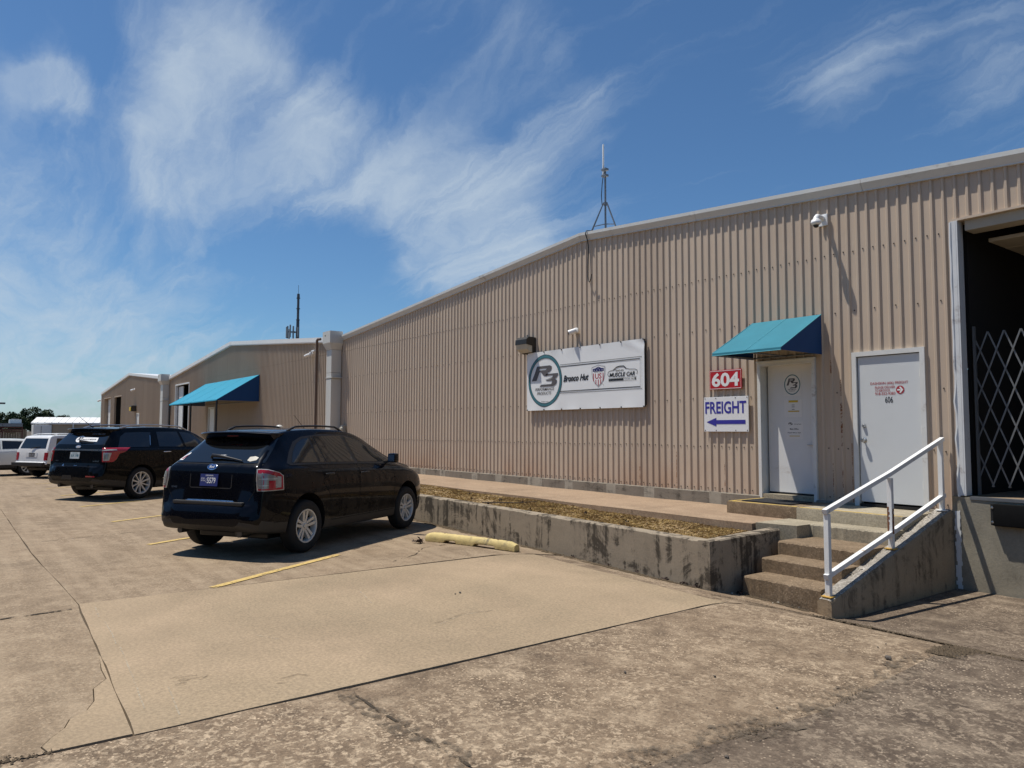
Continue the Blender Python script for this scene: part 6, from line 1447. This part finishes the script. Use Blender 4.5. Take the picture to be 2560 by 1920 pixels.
# cell tower behind the sheds
ct = empty('cell_tower', (-115.8, 44.3, 0)); tag(ct, 'slim grey cell tower rising behind the brown warehouse', 'tower')
r_ = ray(746, 740); k = 120/(r_.dot(fwd)); tp = Vector((0, 0, EYE))+r_*k
tx, ty_ = tp.x, tp.y
MB().tube([(tx, ty_, 0), (tx, ty_, 17.5), (tx, ty_, 19.4), (tx, ty_, 19.42), (tx, ty_, 22.9), (tx, ty_, 22.92), (tx, ty_, 23.6)], [.34, .26, .24, .20, .19, .23, .21], 12).build('mast', 'tower_grey', ct, smooth=50)
for z in (19.4, 22.9, 21.2): MB().lathe([(.15, -.06), (.30, -.06), (.30, .06), (.15, .06)], (tx, ty_, z), 'z', 12).build('flange', 'tower_grey', ct)
MB().cyl((tx, ty_, 23.6), (tx, ty_, 25.0), .03, 6).build('lightning_rod', 'tower_grey', ct)
for a in range(9):
    an_ = R(a*22+165); ax_, ay_ = tx+1.7*math.cos(an_)*(.8 if a % 2 else 1), ty_+1.7*math.sin(an_); pn = MB().bbox(ax_-.10, ax_+.10, ay_-.10, ay_+.10, 16.4, 18.4-.2*(a % 3), .03).build('panel_antenna', 'tower_pale', ct)
    MB().bar((tx, ty_, 17.4), (ax_, ay_, 17.4), .05, .05).build('arm', 'tower_grey', pn)
# light pole at the left edge
r_ = ray(-6, 1010); k = 100/(r_.dot(fwd)); tp = Vector((0, 0, EYE))+r_*k
lpz = empty('light_pole', (tp.x, tp.y, 0)); tag(lpz, 'dark lamp post rising over the far carport', 'light pole'); MB().tube([(tp.x, tp.y, 0), (tp.x, tp.y, tp.z)], [.14, .09], 10).build('pole', 'tower_grey', lpz); MB().bbox(tp.x-.35, tp.x+.35, tp.y-.1, tp.y+.85, tp.z, tp.z+.22, .04).build('lamp_head', 'tower_grey', lpz)
# trees
def tree(x, y, h, wd, label, seed, nl=5200):
    rg = np.random.RandomState(seed); o = empty('broadleaf_tree', (x, y, 0)); tag(o, label, 'tree', 'trees beyond the lot')
    t = MB().tube([(x, y, 0), (x+.05, y, h*.2), (x-.05, y+.1, h*.45), (x, y, h*.7)], [h*.035, h*.028, h*.02, h*.008], 8); cen = []
    for k in range(26):
        a = rg.uniform(0, 6.28); u = rg.uniform(.05, 1)**.6; zz = rg.uniform(.30, .92); wr = wd*math.sqrt(max(.05, 1-((zz-.55)/.48)**2))*.8
        cx_, cy_, cz_ = x+math.cos(a)*u*wr, y+math.sin(a)*u*wr, zz*h; cen.append((cx_, cy_, cz_, rg.uniform(.16, .30)*wd))
        t.tube([(x, y, h*rg.uniform(.2, .5)), ((x+cx_)/2, (y+cy_)/2, cz_*.8), (cx_, cy_, cz_)], [h*.012, h*.008, h*.003], 5)
    t.build('trunk', 'bark', o)
    m = MB(); s0 = wd*.055
    for i in range(nl):
        q = cen[rg.randint(len(cen))]; d_ = rg.normal(size=3); d_ /= np.linalg.norm(d_); p = np.array(q[:3])+d_*q[3]*rg.uniform(.45, 1.08)*np.array((1, 1, .8)); a, b = rg.normal(size=3), rg.normal(size=3); a /= np.linalg.norm(a); b -= a*a.dot(b); b /= np.linalg.norm(b); s_ = s0*rg.uniform(.6, 1.3); n = len(m.v)
        m.v += [tuple(p-a*s_), tuple(p+b*s_*.6), tuple(p+a*s_), tuple(p-b*s_*.6)]; m.f.append((n, n+1, n+2, n+3))
    m.build('crown', 'leaf', o, fix=False)
def at(px, depth, py=1073):
    r_ = ray(px, py); k = depth/(r_.dot(fwd)); return Vector((0, 0, EYE))+r_*k
for px, dep, top, wpx, lbl, sd in ((88, 150, 1014, 46, 'large dark green tree with rounded crown behind the far storage building', 3), (20, 145, 1030, 40, 'broad dark green tree behind the far carport roof', 5), (150, 165, 1036, 34, 'lower dark tree showing over the white storage roof', 8), (-40, 150, 1028, 45, 'broad dark green tree beside the far lamp post', 9), (60, 170, 1038, 30, 'small dark tree between the two larger crowns', 12), (185, 190, 1042, 30, 'distant low tree just above the white storage roof', 14)):
    p = at(px, dep); h = EYE+(1073-top)/FPX*dep; tree(p.x, p.y, h, wpx/FPX*dep, lbl, sd)

# ------------------------------------------------------------------ litter on the concrete
def pebble(name, x, y, s_, mat, label, cat, group, z=None, flatk=.6):
    bm = bmesh.new(); bmesh.ops.create_icosphere(bm, subdivisions=1, radius=1); vs = []
    for v in bm.verts: k = random.uniform(.7, 1.2); vs.append((x+v.co.x*s_*k, y+v.co.y*s_*k*.8, (gz(x, y) if z is None else z)+.004+s_*flatk*.7+v.co.z*s_*flatk*k))
    fs = [[v.index for v in f.verts] for f in bm.faces]; bm.free(); one(name, MB().add(vs, fs), mat, label, cat, (x, y, gz(x, y) if z is None else z), group)
def px_g(px, py, z=0.0):
    r_ = ray(px, py); t = (z-EYE)/r_.z; return r_.x*t, r_.y*t
for px, py, s_, lb, gr in ((2221, 1660, .030, 'largest dark stone on the scaled concrete before the cheek wall', None), (1150, 1484, .016, 'small dark stone lying on the smooth tan slab', 'stones on the smooth slab'), (1138, 1487, .012, 'small dark stone lying on the smooth tan slab', 'stones on the smooth slab'), (2195, 1630, .010, 'tiny pebble close to the largest dark stone', 'pebbles by the largest stone'), (2215, 1622, .009, 'tiny pebble close to the largest dark stone', 'pebbles by the largest stone'),
        (1787, 1705, .012, 'little dark pebble on the scaled concrete bay', 'pebbles on the scaled bay'), (1563, 1684, .013, 'little dark pebble on the scaled concrete bay', 'pebbles on the scaled bay'), (1817, 1912, .016, 'little dark pebble on the scaled concrete bay', 'pebbles on the scaled bay'), (1943, 1785, .008, 'little dark pebble on the scaled concrete bay', 'pebbles on the scaled bay')):
    x, y = px_g(px, py, -.03 if px > 1700 else 0); pebble('stone', x, y, s_, 'stone', lb, 'stone', gr)
for px, py, s_ in ((1927, 1480, .026), (1945, 1492, .02), (1962, 1487, .018), (1998, 1500, .016), (2010, 1480, .02), (1932, 1497, .012), (1830, 1480, .018), (1760, 1478, .02)):
    x, y = px_g(px, py, -.22); pebble('stone', x, y, s_, 'stone_pale' if random.random() < .5 else 'stone', 'chip of broken concrete lying at the foot of the steps', 'stone', 'chips below the steps')
def leaves(x, y, s_, n, label, group, z=None):
    m = MB(); z0 = (gz(x, y) if z is None else z)+.006
    for i in range(n):
        c_ = Vector((x+max(-.7, min(.7, random.gauss(0, .45)))*s_, y+max(-.7, min(.7, random.gauss(0, .45)))*s_, z0+abs(random.gauss(0, s_*.35)))); a = Vector((random.gauss(0, 1), random.gauss(0, 1), random.gauss(0, .7))).normalized(); b = a.cross(Vector((random.gauss(0, 1), random.gauss(0, 1), random.gauss(0, 1)))).normalized(); l_ = s_*random.uniform(.35, .6)
        if c_.z-l_ < z0: c_.z = z0+l_*.6
        m.add([c_-a*l_, c_+b*l_*.45+Vector((0, 0, l_*.15)), c_+a*l_, c_-b*l_*.45+Vector((0, 0, l_*.15))], [(0, 1, 2), (0, 2, 3)])
    one('leaf_clump', m, 'leaf_dry', label, 'leaves', (x, y, z0-.006), group)
x, y = px_g(1046, 1358); leaves(x, y, .085, 26, 'crumpled brown dead leaf clump beside the yellow wheel stop', None)
for px, py, n in ((1690, 1453, 14), (1735, 1462, 16), (1762, 1470, 10), (1850, 1470, 22), (1872, 1468, 14), (1600, 1425, 6), (1540, 1408, 6), (1475, 1388, 6)):
    x, y = px_g(px, py, -.2 if px > 1650 else -.12); leaves(x, min(y, 7.17) if px < 1780 else y, .05, n, 'dead leaves gathered between the planter end and the lowest step' if px > 1780 else 'dead leaves caught at the foot of the planter front wall', 'dead leaves by the lowest step' if px > 1780 else 'dead leaves along the planter')
for x, y in ((-11.7, 7.9), (-10.6, 8.3), (-9.7, 7.7), (-10.9, 7.75), (-8.9, 8.2), (-11.2, 8.2), (-12.5, 8.4), (-7.9, 8.1)): leaves(x, y, .06, 9, 'dead leaf clump lying in the planter grass', 'dead leaves in the planter', zso(x, y))
one('broken_branch', MB().tube([(-11.2, 7.8, zso(-11.2, 7.8)+.02), (-10.9, 7.95, zso(-10.9, 7.95)+.035), (-10.6, 8.15, zso(-10.6, 8.15)+.03), (-10.35, 8.4, zso(-10.35, 8.4)+.05)], [.012, .012, .008, .004], 6), 'bark', 'broken twig lying in the dead planter grass', 'branch', (-10.8, 8, .4))
